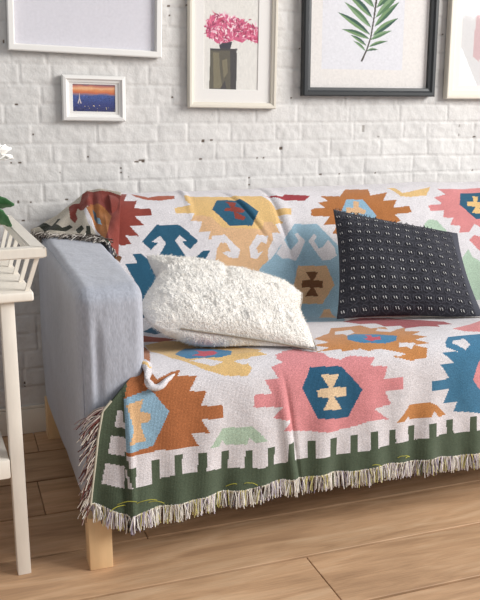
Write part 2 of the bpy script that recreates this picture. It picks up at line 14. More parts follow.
# ------------------------------------------------------------------ helpers
def lin(c):
    c = np.array(c, float) / 255
    return np.where(c <= .04045, c / 12.92, ((c + .055) / 1.055) ** 2.4)
def obj(name, me, mat=None, parent=None):
    o = bpy.data.objects.new(name, me); C.objects.link(o)
    if mat: me.materials.append(mat)
    if parent: o.parent = parent
    return o
def tag(o, label=None, cat=None, group=None, kind=None):
    if label: o['label'] = label
    if cat: o['category'] = cat
    if group: o['group'] = group
    if kind: o['kind'] = kind
    return o
def thing(name, label, cat, loc=(0, 0, 0), rot=(0, 0, 0), group=None):
    o = bpy.data.objects.new(name, None); C.objects.link(o)
    o.location = loc; o.rotation_euler = rot; o.empty_display_size = .05
    return tag(o, label, cat, group)
def mesh_np(name, verts, quads, smooth=True, col=None, uv=None):
    """verts Nx3, quads Mx4 (or Mx3), col Mx3 linear per face, uv Nx2 per vertex"""
    me = bpy.data.meshes.new(name); n = quads.shape[1]
    me.vertices.add(len(verts)); me.vertices.foreach_set('co', np.ascontiguousarray(verts, dtype=np.float32).ravel())
    me.loops.add(quads.size); me.loops.foreach_set('vertex_index', quads.astype(np.int32).ravel())
    me.polygons.add(len(quads)); me.polygons.foreach_set('loop_start', (np.arange(len(quads)) * n).astype(np.int32))
    me.polygons.foreach_set('use_smooth', np.full(len(quads), smooth))
    if col is not None:
        a = me.attributes.new('Col', 'FLOAT_COLOR', 'CORNER')
        cc = np.ones((len(quads), n, 4), np.float32); cc[:, :, :3] = col[:, None, :]
        a.data.foreach_set('color', cc.ravel())
    if uv is not None:
        l = me.uv_layers.new(name='UVMap')
        l.data.foreach_set('uv', np.ascontiguousarray(uv[quads.ravel()], dtype=np.float32).ravel())
    me.update(calc_edges=True); me.validate()
    return me
def grid_quads(nu, nv):
    i, j = np.meshgrid(np.arange(nu - 1), np.arange(nv - 1), indexing='ij')
    a = i * nv + j
    return np.stack([a, a + nv, a + nv + 1, a + 1], -1).reshape(-1, 4)
def inside(px, py, poly):
    r = np.zeros(px.shape, bool); n = len(poly)
    for i in range(n):
        x1, y1 = poly[i]; x2, y2 = poly[(i + 1) % n]
        if y1 == y2: continue
        c = ((y1 > py) != (y2 > py)) & (px < (x2 - x1) * (py - y1) / (y2 - y1) + x1)
        r ^= c
    return r
def paint(px, py, base, polys, pal):
    col = np.empty((len(px), 3)); col[:] = base
    for name, poly in polys:
        if len(poly) < 3: continue
        p = np.array(poly); lo = p.min(0); hi = p.max(0)
        m = np.nonzero((px >= lo[0]) & (px <= hi[0]) & (py >= lo[1]) & (py <= hi[1]))[0]
        if len(m) == 0: continue
        k = inside(px[m], py[m], poly); col[m[k]] = pal[name] if isinstance(name, str) else name
    return col
class Noise:
    def __init__(s, seed, n=64): s.g = np.random.default_rng(seed).random((n, n)); s.n = n
    def __call__(s, x, y):
        xi = np.floor(x).astype(int); yi = np.floor(y).astype(int); fx = x - xi; fy = y - yi
        fx = fx * fx * (3 - 2 * fx); fy = fy * fy * (3 - 2 * fy); g = s.g; n = s.n
        a = g[xi % n, yi % n]; b = g[(xi + 1) % n, yi % n]; c = g[xi % n, (yi + 1) % n]; d = g[(xi + 1) % n, (yi + 1) % n]
        return (a * (1 - fx) + b * fx) * (1 - fy) + (c * (1 - fx) + d * fx) * fy - .5
N1, N2, N3 = Noise(1), Noise(2), Noise(3)
def gauss(x, m, s): return np.exp(-((x - m) / s) ** 2)
# ------------------------------------------------------------------ materials
def mat(name, rgb=None, rough=.6, attr=False, noise=None, bump=None, weave=None, sheen=0, spec=.4, metal=0, coords='Object'):
    m = bpy.data.materials.new(name); m.use_nodes = True; nt = m.node_tree; N = nt.nodes; L = nt.links
    b = N['Principled BSDF']; b.inputs['Roughness'].default_value = rough; b.inputs['Metallic'].default_value = metal
    b.inputs['Specular IOR Level'].default_value = spec
    if sheen: b.inputs['Sheen Weight'].default_value = sheen; b.inputs['Sheen Roughness'].default_value = .5
    tc = N.new('ShaderNodeTexCoord'); src = tc.outputs['UV' if coords == 'UV' else 'Object']
    if attr:
        a = N.new('ShaderNodeAttribute'); a.attribute_name = 'Col'; cs = a.outputs['Color']
    else:
        r = N.new('ShaderNodeRGB'); r.outputs[0].default_value = (*lin(rgb), 1); cs = r.outputs[0]
    if noise:
        for (sc, lo, hi, stretch) in noise:
            mp = N.new('ShaderNodeMapping'); mp.inputs['Scale'].default_value = stretch; L.new(src, mp.inputs[0])
            t = N.new('ShaderNodeTexNoise'); t.inputs['Scale'].default_value = sc; t.inputs['Detail'].default_value = 4; L.new(mp.outputs[0], t.inputs[0])
            mr = N.new('ShaderNodeMapRange'); mr.inputs['From Min'].default_value = .3; mr.inputs['From Max'].default_value = .7
            mr.inputs['To Min'].default_value = lo; mr.inputs['To Max'].default_value = hi; L.new(t.outputs['Fac'], mr.inputs[0])
            vm = N.new('ShaderNodeVectorMath'); vm.operation = 'SCALE'; L.new(cs, vm.inputs[0]); L.new(mr.outputs[0], vm.inputs['Scale']); cs = vm.outputs[0]
    last = None
    if weave:
        per, st, lo = weave
        hs = []
        for ax in ('X', 'Y'):
            w_ = N.new('ShaderNodeTexWave'); w_.bands_direction = ax; w_.inputs['Scale'].default_value = 1 / per / 3.14; w_.inputs['Distortion'].default_value = 1.2; w_.inputs['Detail'].default_value = 1
            L.new(src, w_.inputs[0]); hs.append(w_.outputs['Fac'])
        ad = N.new('ShaderNodeMath'); ad.operation = 'MULTIPLY'; L.new(hs[0], ad.inputs[0]); L.new(hs[1], ad.inputs[1])
        mr = N.new('ShaderNodeMapRange'); mr.inputs['To Min'].default_value = lo; mr.inputs['To Max'].default_value = 1.05; L.new(ad.outputs[0], mr.inputs[0])
        vm = N.new('ShaderNodeVectorMath'); vm.operation = 'SCALE'; L.new(cs, vm.inputs[0]); L.new(mr.outputs[0], vm.inputs['Scale']); cs = vm.outputs[0]
        bp = N.new('ShaderNodeBump'); bp.inputs['Strength'].default_value = st; bp.inputs['Distance'].default_value = .001; L.new(ad.outputs[0], bp.inputs['Height']); last = bp.outputs[0]
    if bump:
        for (sc, st, dist, stretch) in bump:
            mp = N.new('ShaderNodeMapping'); mp.inputs['Scale'].default_value = stretch; L.new(src, mp.inputs[0])
            t = N.new('ShaderNodeTexNoise'); t.inputs['Scale'].default_value = sc; t.inputs['Detail'].default_value = 5; L.new(mp.outputs[0], t.inputs[0])
            bp = N.new('ShaderNodeBump'); bp.inputs['Strength'].default_value = st; bp.inputs['Distance'].default_value = dist; L.new(t.outputs['Fac'], bp.inputs['Height'])
            if last: L.new(last, bp.inputs['Normal'])
            last = bp.outputs[0]
    L.new(cs, b.inputs['Base Color'])
    if last: L.new(last, b.inputs['Normal'])
    return m
I3 = (1, 1, 1)
M = {}
M['wall'] = mat('painted_brick', attr=True, rough=.62, noise=[(9, .95, 1.04, I3), (70, .96, 1.03, I3)], bump=[(160, .5, .002, I3), (45, .5, .004, I3)])
M['cloth'] = mat('woven_cotton', attr=True, rough=.95, coords='UV', sheen=.15, spec=.15, weave=(.0034, .6, .86), noise=[(330, .74, 1.2, I3), (24, .95, 1.05, I3)])
M['thread'] = mat('fringe_thread', attr=True, rough=.9, spec=.15)
M['sofa'] = mat('grey_blue_upholstery', (171, 174, 184), rough=.95, sheen=.2, spec=.15, noise=[(220, .88, 1.1, (1, 1, .35)), (9, .95, 1.05, I3)], bump=[(420, .5, .001, (1, 1, .4)), (14, .5, .012, (1.5, 1, .5))])
M['sofadark'] = mat('dark_lining', (40, 34, 30), rough=.9)
M['birch'] = mat('birch_leg', (228, 192, 146), rough=.45, noise=[(8, .93, 1.05, (6, 6, .6))])
M['whitewood'] = mat('white_painted_wood', (234, 226, 214), rough=.45, noise=[(14, .95, 1.03, (4, 1, 1))], bump=[(30, .2, .001, (4, 1, 1))])
M['whiteframe'] = mat('white_frame_paint', (236, 233, 229), rough=.5)
M['creamframe'] = mat('cream_frame_paint', (222, 214, 200), rough=.5, bump=[(60, .2, .001, (1, 1, 8))])
M['blackframe'] = mat('black_frame_paint', (52, 54, 56), rough=.42)
M['mat'] = mat('mount_board', (238, 234, 230), rough=.9)
M['print'] = mat('printed_paper', attr=True, rough=.8, noise=[(120, .95, 1.04, I3)])
M['fur'] = mat('white_plush', (248, 243, 236), rough=1, sheen=.35, spec=.05, noise=[(60, .93, 1.03, I3)], bump=[(240, .8, .004, (1, 1, 1)), (60, .6, .01, I3)])
M['blade'] = mat('plush_pile', (250, 246, 240), rough=1, spec=.05)
M['seam'] = mat('seam_thread', (150, 138, 124), rough=.9)
M['darkwool'] = mat('charcoal_wool', attr=True, rough=.95, spec=.1, noise=[(500, .75, 1.3, I3)], bump=[(700, .6, .001, I3)])
M['base'] = mat('baseboard_paint', (226, 217, 204), rough=.5, noise=[(10, .95, 1.03, I3)])
M['leafg'] = mat('green_leaf', (70, 118, 74), rough=.4, noise=[(50, .75, 1.2, I3)])
M['petal'] = mat('white_petal', (250, 248, 244), rough=.7)
M['stem'] = mat('plant_stem', (80, 110, 60), rough=.6)
M['pot'] = mat('white_ceramic', (232, 230, 226), rough=.25)
M['soil'] = mat('potting_soil', (60, 45, 35), rough=1)
def glass():
    m = bpy.data.materials.new('picture_glass'); m.use_nodes = True; nt = m.node_tree; N = nt.nodes; L = nt.links
    N.clear(); o = N.new('ShaderNodeOutputMaterial'); t = N.new('ShaderNodeBsdfTransparent'); g = N.new('ShaderNodeBsdfGlossy'); g.inputs['Roughness'].default_value = .05
    x = N.new('ShaderNodeMixShader'); x.inputs[0].default_value = .035
    L.new(t.outputs[0], x.inputs[1]); L.new(g.outputs[0], x.inputs[2]); L.new(x.outputs[0], o.inputs[0]); return m
M['glass'] = glass()
def floor_mat():
    m = bpy.data.materials.new('oak_boards'); m.use_nodes = True; nt = m.node_tree; N = nt.nodes; L = nt.links
    b = N['Principled BSDF']; b.inputs['Roughness'].default_value = .5; b.inputs['Specular IOR Level'].default_value = .35
    at = N.new('ShaderNodeAttribute'); at.attribute_name = 'Col'   # random offset of every board
    tc = N.new('ShaderNodeTexCoord'); sc = N.new('ShaderNodeVectorMath'); sc.operation = 'SCALE'; sc.inputs['Scale'].default_value = 9; L.new(at.outputs['Color'], sc.inputs[0])
    ad = N.new('ShaderNodeVectorMath'); L.new(tc.outputs['Object'], ad.inputs[0]); L.new(sc.outputs[0], ad.inputs[1])
    def noise(scale, stretch, detail=6, dist=0):
        mp = N.new('ShaderNodeMapping'); mp.inputs['Scale'].default_value = stretch; L.new(ad.outputs[0], mp.inputs[0])
        t = N.new('ShaderNodeTexNoise'); t.inputs['Scale'].default_value = scale; t.inputs['Detail'].default_value = detail; t.inputs['Distortion'].default_value = dist
        L.new(mp.outputs[0], t.inputs[0]); return t.outputs['Fac']
    g1 = noise(5, (.8, 5, 1), 10, .8); g2 = noise(26, (.5, 9, 1), 8); g3 = noise(2.2, (1, 2, 1), 3)
    r = N.new('ShaderNodeValToRGB'); e = r.color_ramp.elements
    e[0].position = .28; e[0].color = (*lin((174, 138, 106)), 1); e[1].position = .72; e[1].color = (*lin((214, 179, 144)), 1)
    k = e.new(.5); k.color = (*lin((200, 161, 125)), 1); L.new(g1, r.inputs[0])
    cs = r.outputs[0]
    for s, lo, hi, a, z in ((g2, .92, 1.05, .35, .65), (g3, .86, 1.1, .3, .7)):
        mr = N.new('ShaderNodeMapRange'); mr.inputs['From Min'].default_value = a; mr.inputs['From Max'].default_value = z; mr.inputs['To Min'].default_value = lo; mr.inputs['To Max'].default_value = hi; L.new(s, mr.inputs[0])
        v = N.new('ShaderNodeVectorMath'); v.operation = 'SCALE'; L.new(cs, v.inputs[0]); L.new(mr.outputs[0], v.inputs['Scale']); cs = v.outputs[0]
    # knots
    mp = N.new('ShaderNodeMapping'); mp.inputs['Scale'].default_value = (2.2, 4.4, 1); L.new(ad.outputs[0], mp.inputs[0])
    vo = N.new('ShaderNodeTexVoronoi'); vo.inputs['Scale'].default_value = 1.0; L.new(mp.outputs[0], vo.inputs[0])
    mr = N.new('ShaderNodeMapRange'); mr.inputs['From Min'].default_value = .02; mr.inputs['From Max'].default_value = .075; mr.inputs['To Min'].default_value = .35; mr.inputs['To Max'].default_value = 1; L.new(vo.outputs['Distance'], mr.inputs[0])
    v = N.new('ShaderNodeVectorMath'); v.operation = 'SCALE'; L.new(cs, v.inputs[0]); L.new(mr.outputs[0], v.inputs['Scale']); cs = v.outputs[0]
    L.new(cs, b.inputs['Base Color'])
    bp = N.new('ShaderNodeBump'); bp.inputs['Strength'].default_value = .4; bp.inputs['Distance'].default_value = .002; L.new(g2, bp.inputs['Height']); L.new(bp.outputs[0], b.inputs['Normal'])
    return m
M['floor'] = floor_mat()
# ------------------------------------------------------------------ solids
def box_bm(bm, x0, x1, y0, y1, z0, z1, bev=0, seg=2):
    r = bmesh.ops.create_cube(bm, size=1); vs = r['verts']
    for v in vs: v.co = Vector((x0 + (v.co.x + .5) * (x1 - x0), y0 + (v.co.y + .5) * (y1 - y0), z0 + (v.co.z + .5) * (z1 - z0)))
    if bev:
        es = list({e for v in vs for e in v.link_edges}); bmesh.ops.bevel(bm, geom=es, offset=bev, segments=seg, affect='EDGES', profile=.5)
def bm_obj(name, bm, m, parent=None, smooth=True):
    me = bpy.data.meshes.new(name); bmesh.ops.recalc_face_normals(bm, faces=bm.faces); bm.to_mesh(me); bm.free()
    if smooth:
        for p in me.polygons: p.use_smooth = True
        try: me.set_sharp_from_angle(angle=math.radians(40))
        except Exception: pass
    return obj(name, me, m, parent)
def box(name, x0, x1, y0, y1, z0, z1, m, parent=None, bev=.003, seg=2):
    bm = bmesh.new(); box_bm(bm, x0, x1, y0, y1, z0, z1, bev, seg); return bm_obj(name, bm, m, parent)
def tube_np(path, rad, sides=6, cap=True):
    """returns verts, quads for one tube; path list of 3-vectors, rad number or list"""
    P = np.array(path, float); n = len(P); R = np.full(n, rad) if np.isscalar(rad) else np.array(rad)
    T = np.gradient(P, axis=0); T /= np.linalg.norm(T, axis=1)[:, None] + 1e-9
    ref = np.array([.13, .2, 1.]) if abs(T[0][2]) < .8 else np.array([1., .2, .1])
    A = np.cross(T, ref); A /= np.linalg.norm(A, axis=1)[:, None] + 1e-9; Bv = np.cross(T, A)
    th = np.arange(sides) * 2 * PI / sides
    V = P[:, None, :] + R[:, None, None] * (np.cos(th)[None, :, None] * A[:, None, :] + np.sin(th)[None, :, None] * Bv[:, None, :])
    q = []
    for i in range(n - 1):
        for k in range(sides): q.append((i * sides + k, i * sides + (k + 1) % sides, (i + 1) * sides + (k + 1) % sides, (i + 1) * sides + k))
    return V.reshape(-1, 3), np.array(q)
def tubes(name, paths, rads, m, parent=None, sides=6, cols=None):
    V = []; Q = []; K = []; off = 0
    for i, p in enumerate(paths):
        v, q = tube_np(p, rads[i] if isinstance(rads, list) else rads, sides); V.append(v); Q.append(q + off); off += len(v)
        if cols is not None: K.append(np.repeat(np.array(cols[i])[None, :], len(q), 0))
    return obj(name, mesh_np(name, np.vstack(V), np.vstack(Q), True, np.vstack(K) if cols is not None else None), m, parent)
# ------------------------------------------------------------------ camera
cam = bpy.data.cameras.new('camera'); co = bpy.data.objects.new('camera', cam); C.objects.link(co)
cam.sensor_fit = 'HORIZONTAL'; cam.sensor_width = 36; cam.lens = 36 * 823 / 480
co.location = (0, -2.805, 1.10); co.rotation_euler = (math.radians(77), 0, math.radians(-19.5))
bpy.context.scene.camera = co
# ------------------------------------------------------------------ wall (relief of painted bricks)
def build_wall():
    X0, X1, Z0, Z1, cs = -1.0, 3.1, 0.0, 1.95, .0050
    xs = np.arange(X0, X1, cs); zs = np.arange(Z0, Z1, cs); nx, nz = len(xs), len(zs)
    X, Z = np.meshgrid(xs, zs, indexing='ij')
    ph = .0635; zz = Z + N1(X * 3, Z * 3) * .006 + N2(X * 14, Z * 14) * .003
    row = np.floor((zz - .864) / ph).astype(int); fz = (zz - .864) / ph - row
    dz = np.minimum(fz, 1 - fz) * ph
    known = {2: [.274, .486, .692, .798, .956, 1.127, 1.233, 1.44, 1.652], 3: [.30, .51, .70, .908, 1.05, 1.212, 1.42, 1.63], 1: [.249, .335, .447, .655, .9, 1.005, 1.147, 1.345, 1.555, 1.758],
             0: [.36, .56, .76, .937, 1.148, 1.30, 1.487, 1.696], -1: [.30, .42, .62, .817, 1.024, 1.236, 1.378, 1.49, 1.70]}
    dx = np.full(X.shape, 9.); bid = np.zeros(X.shape)
    r_ = random.Random(5)
    for k in range(row.min(), row.max() + 1):
        J = list(known.get(k, [])) or [.3 + r_.random() * .2]
        while J[0] > X0 - .2: J.insert(0, J[0] - (.212 if r_.random() < .72 else .108) + r_.uniform(-.006, .006))
        while J[-1] < X1 + .2: J.append(J[-1] + (.212 if r_.random() < .72 else .108) + r_.uniform(-.006, .006))
        J = np.array(J); m = row == k; xr = X[m] + N3(X[m] * 12, Z[m] * 12) * .006
        idx = np.searchsorted(J, xr); dx[m] = np.minimum(np.abs(xr - J[idx - 1]), np.abs(J[np.minimum(idx, len(J) - 1)] - xr)); bid[m] = idx * 7.13 + k * 3.7
    d = np.minimum(dz, dx * 1.0); wdt = .0040 + N2(X * 25, Z * 25) * .003
    t = np.clip(d / np.maximum(wdt, .002), 0, 1.6) / 1.6; prof = 1 - (1 - t) ** 2
    rb = np.sin(bid * 12.9898) * 43758.5453; rb = rb - np.floor(rb); rb2 = np.sin(bid * 78.233) * 1437.5; rb2 = rb2 - np.floor(rb2)
    h = prof * .0038 + (rb - .5) * .0018 * prof + (rb2 - .5) * .003 * prof * (fz - .5) + N1(X * 22, Z * 22) * .0030 + N3(X * 60, Z * 60) * .0022 + N2(X * 7, Z * 7) * .002
    pit = (d < .0035) & (N3(X * 75 + 5, Z * 170) > .36) & (N1(X * 9 + 9, Z * 19) > .12)
    pit2 = (N2(X * 48 + 3, Z * 48) > .475) & (N1(X * 9, Z * 9 + 4) > .2)
    h = h - pit * .004 - pit2 * .0015
    V = np.stack([X, -h, Z], -1).reshape(-1, 3); Q = grid_quads(nx, nz)
    base = np.empty((nx, nz, 3)); base[:] = lin((214, 211, 208)); base *= (1 + (rb[..., None] - .5) * .04)
    base[pit] = lin((120, 108, 98)); base[pit2] = lin((172, 167, 162))
    col = base[:-1, :-1].reshape(-1, 3)
    o = obj('wall_back', mesh_np('wall_back', V, Q, True, col), M['wall']); o['kind'] = 'structure'
    b = box('baseboard_back', X0, X1, -.020, -.006, 0, .088, M['base'], None, .003); b['kind'] = 'structure'
    b2 = box('trim_1', X0, X1, -.016, -.004, .0885, .098, M['base'], None, .003); b2['kind'] = 'structure'
build_wall()
# ------------------------------------------------------------------ floor boards
def build_floor():
    bm = bmesh.new(); lay = bm.loops.layers.float_color.new('Col'); r_ = random.Random(3)
    for k in range(-9, 6):
        y1 = -.863 + k * .2235; y0 = y1 - .2235
        if y0 > .02: continue
        xs = [-1.2 + r_.random() * .3]
        if k == -1: xs = [-1.15, .785, 2.3, 3.4]
        else:
            first = 2.0 + r_.random() * 1.2 if k in (0, -2) else r_.uniform(.9, 1.9)
            xs.append(xs[0] + first if k not in (0,) else 1.9)
            while xs[-1] < 3.3: xs.append(xs[-1] + r_.uniform(1.1, 1.8))
        if k == -9 or xs[0] < -1.2: pass
        for a, b in zip(xs[:-1], xs[1:]):
            n0 = len(bm.faces); fs0 = set(bm.faces)
            box_bm(bm, a + .0010, b - .0010, y0 + .0042, min(y1 - .0042, .0), -.02, 0, .0012, 1)
            c = (r_.random(), r_.random(), r_.random(), 1)
            for f in bm.faces:
                if f not in fs0:
                    for l in f.loops: l[lay] = c
    o = bm_obj('floor', bm, M['floor'], None, False); o['kind'] = 'structure'
    u = box('trim_2', -1.2, 3.4, -2.9, 0, -.05, -.0205, M['sofadark'], None, 0); u['kind'] = 'structure'
build_floor()
# ------------------------------------------------------------------ cloth profile over the sofa
PROF = [(-.045, .76), (-.055, .805), (-.085, .828), (-.15, .832), (-.21, .815), (-.26, .77), (-.31, .68), (-.355, .58), (-.395, .49), (-.43, .452), (-.50, .452), (-.65, .473), (-.80, .492), (-.895, .502), (-.955, .488), (-.99, .45), (-1.003, .36), (-1.008, .25), (-1.015, .12), (-1.018, .0)]
def spline(Pp, n=16):
    P = np.array(Pp, float); Q = np.vstack([2 * P[0] - P[1], P, 2 * P[-1] - P[-2]]); o = []
    for i in range(1, len(Q) - 2):
        for k in range(n):
            t = k / n; a, b, c, d = Q[i - 1:i + 3]; o.append(.5 * (2 * b + (c - a) * t + (2 * a - 5 * b + 4 * c - d) * t * t + (3 * b - a - 3 * c + d) * t ** 3))
    o.append(P[-1]); return np.array(o)
SP = spline(PROF); SL = np.r_[0, np.cumsum(np.linalg.norm(np.diff(SP, axis=0), axis=1))]
SN = np.gradient(SP, axis=0); SN = np.stack([-SN[:, 1], SN[:, 0]], -1); SN /= np.linalg.norm(SN, axis=1)[:, None]; SN *= -1   # outward normal in (y,z)
if SN[3 * 16][1] < 0: SN *= -1
def xleft(v): return np.interp(v, [0, .12, .3, .60, .66, 1.10, 1.131, 1.182, 1.207, 1.239, 1.264, 1.33, 1.402, 1.487, 1.54], [.50, .49, .475, .462, .445, .428, .412, .384, .357, .325, .302, .289, .279, .266, .262])
def vend(u): return np.interp(u, [.25, .285, .354, .43, .53, .66, .80, .94, 1.09, 1.34, 2.2], [1.487, 1.500, 1.528, 1.522, 1.512, 1.508, 1.502, 1.505, 1.502, 1.511, 1.508]) + .002 * np.sin(u * 41)
def surf(u, v):
    y = np.interp(v, SL, SP[:, 0]); z = np.interp(v, SL, SP[:, 1]); ny = np.interp(v, SL, SN[:, 0]); nz = np.interp(v, SL, SN[:, 1])
    front = np.clip((v - 1.2) / .12, 0, 1); hem = np.clip((v - 1.32) / .19, 0, 1); back = np.clip(1 - v / .62, 0, 1); seat = np.clip(1 - abs(v - .88) / .3, 0, 1)
    d = N1(u * 6, v * 6) * .006 * (1 - seat * .6) + N2(u * 14, v * 9) * .0035 * (1 - seat * .5) + N3(u * 45, v * 45) * .0010
    d = d + hem * (.006 * np.sin(u * 38 + 1.2 * np.sin(v * 9)) + .004 * np.sin(u * 81 + 1)) + front * .002 * np.sin(u * 60 + v * 4)
    c = .755 + (v - 1.2) * .14; d = d - front * (.006 * gauss(u, c, .007) - .006 * gauss(u, c - .018, .013))       # long crease down the front
    d = d - .006 * gauss(u, .91 + (v - .25) * .55, .008) * gauss(v, .28, .08) + .004 * gauss(u, .925 + (v - .25) * .55, .012) * gauss(v, .28, .09)
    d = d - .008 * gauss(u, 1.02 + (v - .2) * .16, .009) * gauss(v, .36, .2) + .005 * gauss(u, 1.045 + (v - .2) * .16, .016) * gauss(v, .36, .2)
    d = d + .006 * gauss(u, .735, .01) * gauss(v, .18, .1)
    d = d + .004 * gauss(v, 1.155 + .01 * np.sin(u * 17), .012) * gauss(u, .70, .12)
    # the side border is folded behind the front panel
    fold = front * np.clip((.356 - u) / .006, 0, 1); d = d - fold * .013 + front * .006 * gauss(u, .362, .008)
    return np.stack([u + d * 0, y + ny * d, z + nz * d], -1)
PAL = {k: (lambda l: l * .84 + l.mean() * .16)(lin(c)) for k, c in dict(white=(225, 219, 222), red=(150, 58, 44), rust=(178, 82, 48), brown=(124, 78, 42), teal=(28, 92, 122), yellow=(232, 188, 112), peach=(226, 178, 128), crimson=(168, 42, 54), crimson2=(206, 58, 84),
    lblue=(148, 186, 206), lblue2=(140, 182, 208), ochre=(186, 112, 42), ochre2=(204, 132, 58), mint=(178, 204, 178), pink=(222, 132, 132), pinkF=(228, 138, 142), tealF=(24, 94, 130), blue=(34, 128, 176), blueF=(52, 122, 160),
    cross=(238, 204, 160), peachF=(226, 178, 122), orange=(184, 106, 48), green=(82, 96, 74), slate=(88, 100, 112), dgreen=(52, 54, 42)).items()}
blanket = thing('throw_blanket', 'cream woven throw with colourful kilim motifs and green fringed border draped over sofa', 'blanket', (0, 0, 0))
def build_cloth():
    cs = .0030; us = np.arange(.255, 2.12, cs); vs = np.arange(0, 1.545, cs)
    U, V = np.meshgrid(us, vs, indexing='ij'); U2 = np.maximum(U, xleft(V)); V2 = np.minimum(V, vend(U2))
    P = surf(U2, V2).reshape(-1, 3); Q = grid_quads(len(us), len(vs))
    u = U2.ravel(); v = V2.ravel()
    du = (u[Q].max(1) - u[Q].min(1)); dv = (v[Q].max(1) - v[Q].min(1)); keep = (du > 1e-5) & (dv > 1e-5)
    Q = Q[keep]; cu = u[Q].mean(1); cv = v[Q].mean(1)
    polys = list(PAT)
    polys += [('yellow', [(a + .93, b) for a, b in p]) if False else (c, [(a + 1.012, b) for a, b in p]) for c, p in PAT if c in ('pinkF', 'tealF', 'cross') and len(p) > 2 and min(q[0] for q in p) < 1.0 and min(q[1] for q in p) > 1.15]
    for k in range(16):
        a = 1.40 + k * .0585; polys.append(('green', [(a, 1.382), (a + .018, 1.382), (a + .018, 1.45), (a, 1.45)]))
    polys.append(('green', [(1.30, 1.445), (2.2, 1.445), (2.2, 1.56), (1.30, 1.56)]))
    jit = N3(cu * 160, cv * 160) * .0008
    col = paint(cu + jit, cv - jit, PAL['white'], polys, PAL)
    sp = rng.normal(1, .045, len(cu)); col = col * sp[:, None]
    me = mesh_np('woven_cloth', P, Q, True, np.clip(col, 0, 1), np.stack([u, v], -1))
    o = obj('woven_cloth', me, M['cloth'], blanket)
    sm = o.modifiers.new('thickness', 'SOLIDIFY'); sm.thickness = .0025; sm.offset = -1
build_cloth()
# corner of the throw pulled over the back of the armrest
PT = [(.246, -.075, .716), (.33, -.085, .765), (.385, -.09, .808), (.43, -.10, .845), (.47, -.13, .850), (.525, -.18, .842)]
PB = [(.248, -.10, .713), (.285, -.20, .716), (.34, -.25, .717), (.41, -.31, .717), (.445, -.38, .712), (.466, -.395, .670)]
def lerpc(Cv, s):
    Cv = np.array(Cv); k = np.linspace(0, 1, len(Cv)); return np.stack([np.interp(s, k, Cv[:, i]) for i in range(3)], -1)
def build_patch():
    n = 150; s = np.linspace(0, 1, n); t = np.linspace(0, 1, n); S, T = np.meshgrid(s, t, indexing='ij')
    P = lerpc(PT, S) * (1 - T)[..., None] + lerpc(PB, S) * T[..., None]
    out = np.array([-.12, -.75, .65])
    d = .012 * np.sin(PI * T) * np.sin(S * 19 + T * 4) * (1 - .4 * S) + .018 * gauss(S, .60 - T * .12, .05) * np.sin(PI * np.clip(T * 1.2, 0, 1)) - .012 * gauss(S, .69 - T * .05, .04) * np.sin(PI * T) + N1(S * 9, T * 9) * .006
    P = P + out * d[..., None]
    Q = grid_quads(n, n); st = np.stack([S.ravel(), T.ravel()], -1); cc = st[Q].mean(1)
    col = paint(cc[:, 0], cc[:, 1], lin((206, 196, 180)), PATCH, PAL) * rng.normal(1, .04, len(Q))[:, None]
    me = mesh_np('folded_corner', P.reshape(-1, 3), Q, True, np.clip(col, 0, 1), st * .3)
    o = obj('folded_corner', me, M['cloth'], blanket); sm = o.modifiers.new('thickness', 'SOLIDIFY'); sm.thickness = .003; sm.offset = 0
    # vertical back flap closing the corner behind
    return P
PP = build_patch()
# rolled loop of cloth at the front of the armrest
ROLLP = [(.400, 1.150, (.0, .004, .004)), (.412, 1.155, (.008, -.010, .010)), (.418, 1.175, (0, -.018, .006)), (.412, 1.195, (-.004, -.020, .0)), (.418, 1.212, (0, -.020, .0)), (.436, 1.218, (0, -.016, .0)), (.456, 1.205, (0, -.010, .0)), (.485, 1.19, (0, -.002, -.002))]
def build_roll():
    path = [surf(np.array(u), np.array(v)) + np.array(o) for u, v, o in ROLLP]
    path = np.array(path); n = 40; k = np.linspace(0, 1, len(path)); q = np.linspace(0, 1, n)
    pp = np.stack([np.interp(q, k, path[:, i]) for i in range(3)], -1)
    for _ in range(4): pp[1:-1] = (pp[:-2] + 2 * pp[1:-1] + pp[2:]) / 4
    rad = .0085 + .003 * np.sin(q * 9 + .5) * (1 - q); rad[-8:] *= np.linspace(1, .3, 8); rad[:5] *= np.linspace(.4, 1, 5)
    v, f = tube_np(pp, rad, 14); col = np.empty((len(f), 3)); col[:] = PAL['white']
    seg = np.arange(len(f)) // 14; side = np.arange(len(f)) % 14
    col[((seg + side) % 17 < 3) & (seg < 10)] = PAL['yellow']
    ctr = np.repeat(pp, 14, 0); th = np.tile(np.arange(14), n) * 2 * PI / 14; qq = np.repeat(q, 14)
    v = ctr + (v - ctr) * (1 + .30 * np.sin(2 * th + qq * 11) + .14 * np.sin(5 * th - qq * 16))[:, None]
    obj('rolled_edge', mesh_np('rolled_edge', v, f, True, col, v[:, [0, 2]]), M['cloth'], blanket)
build_roll()
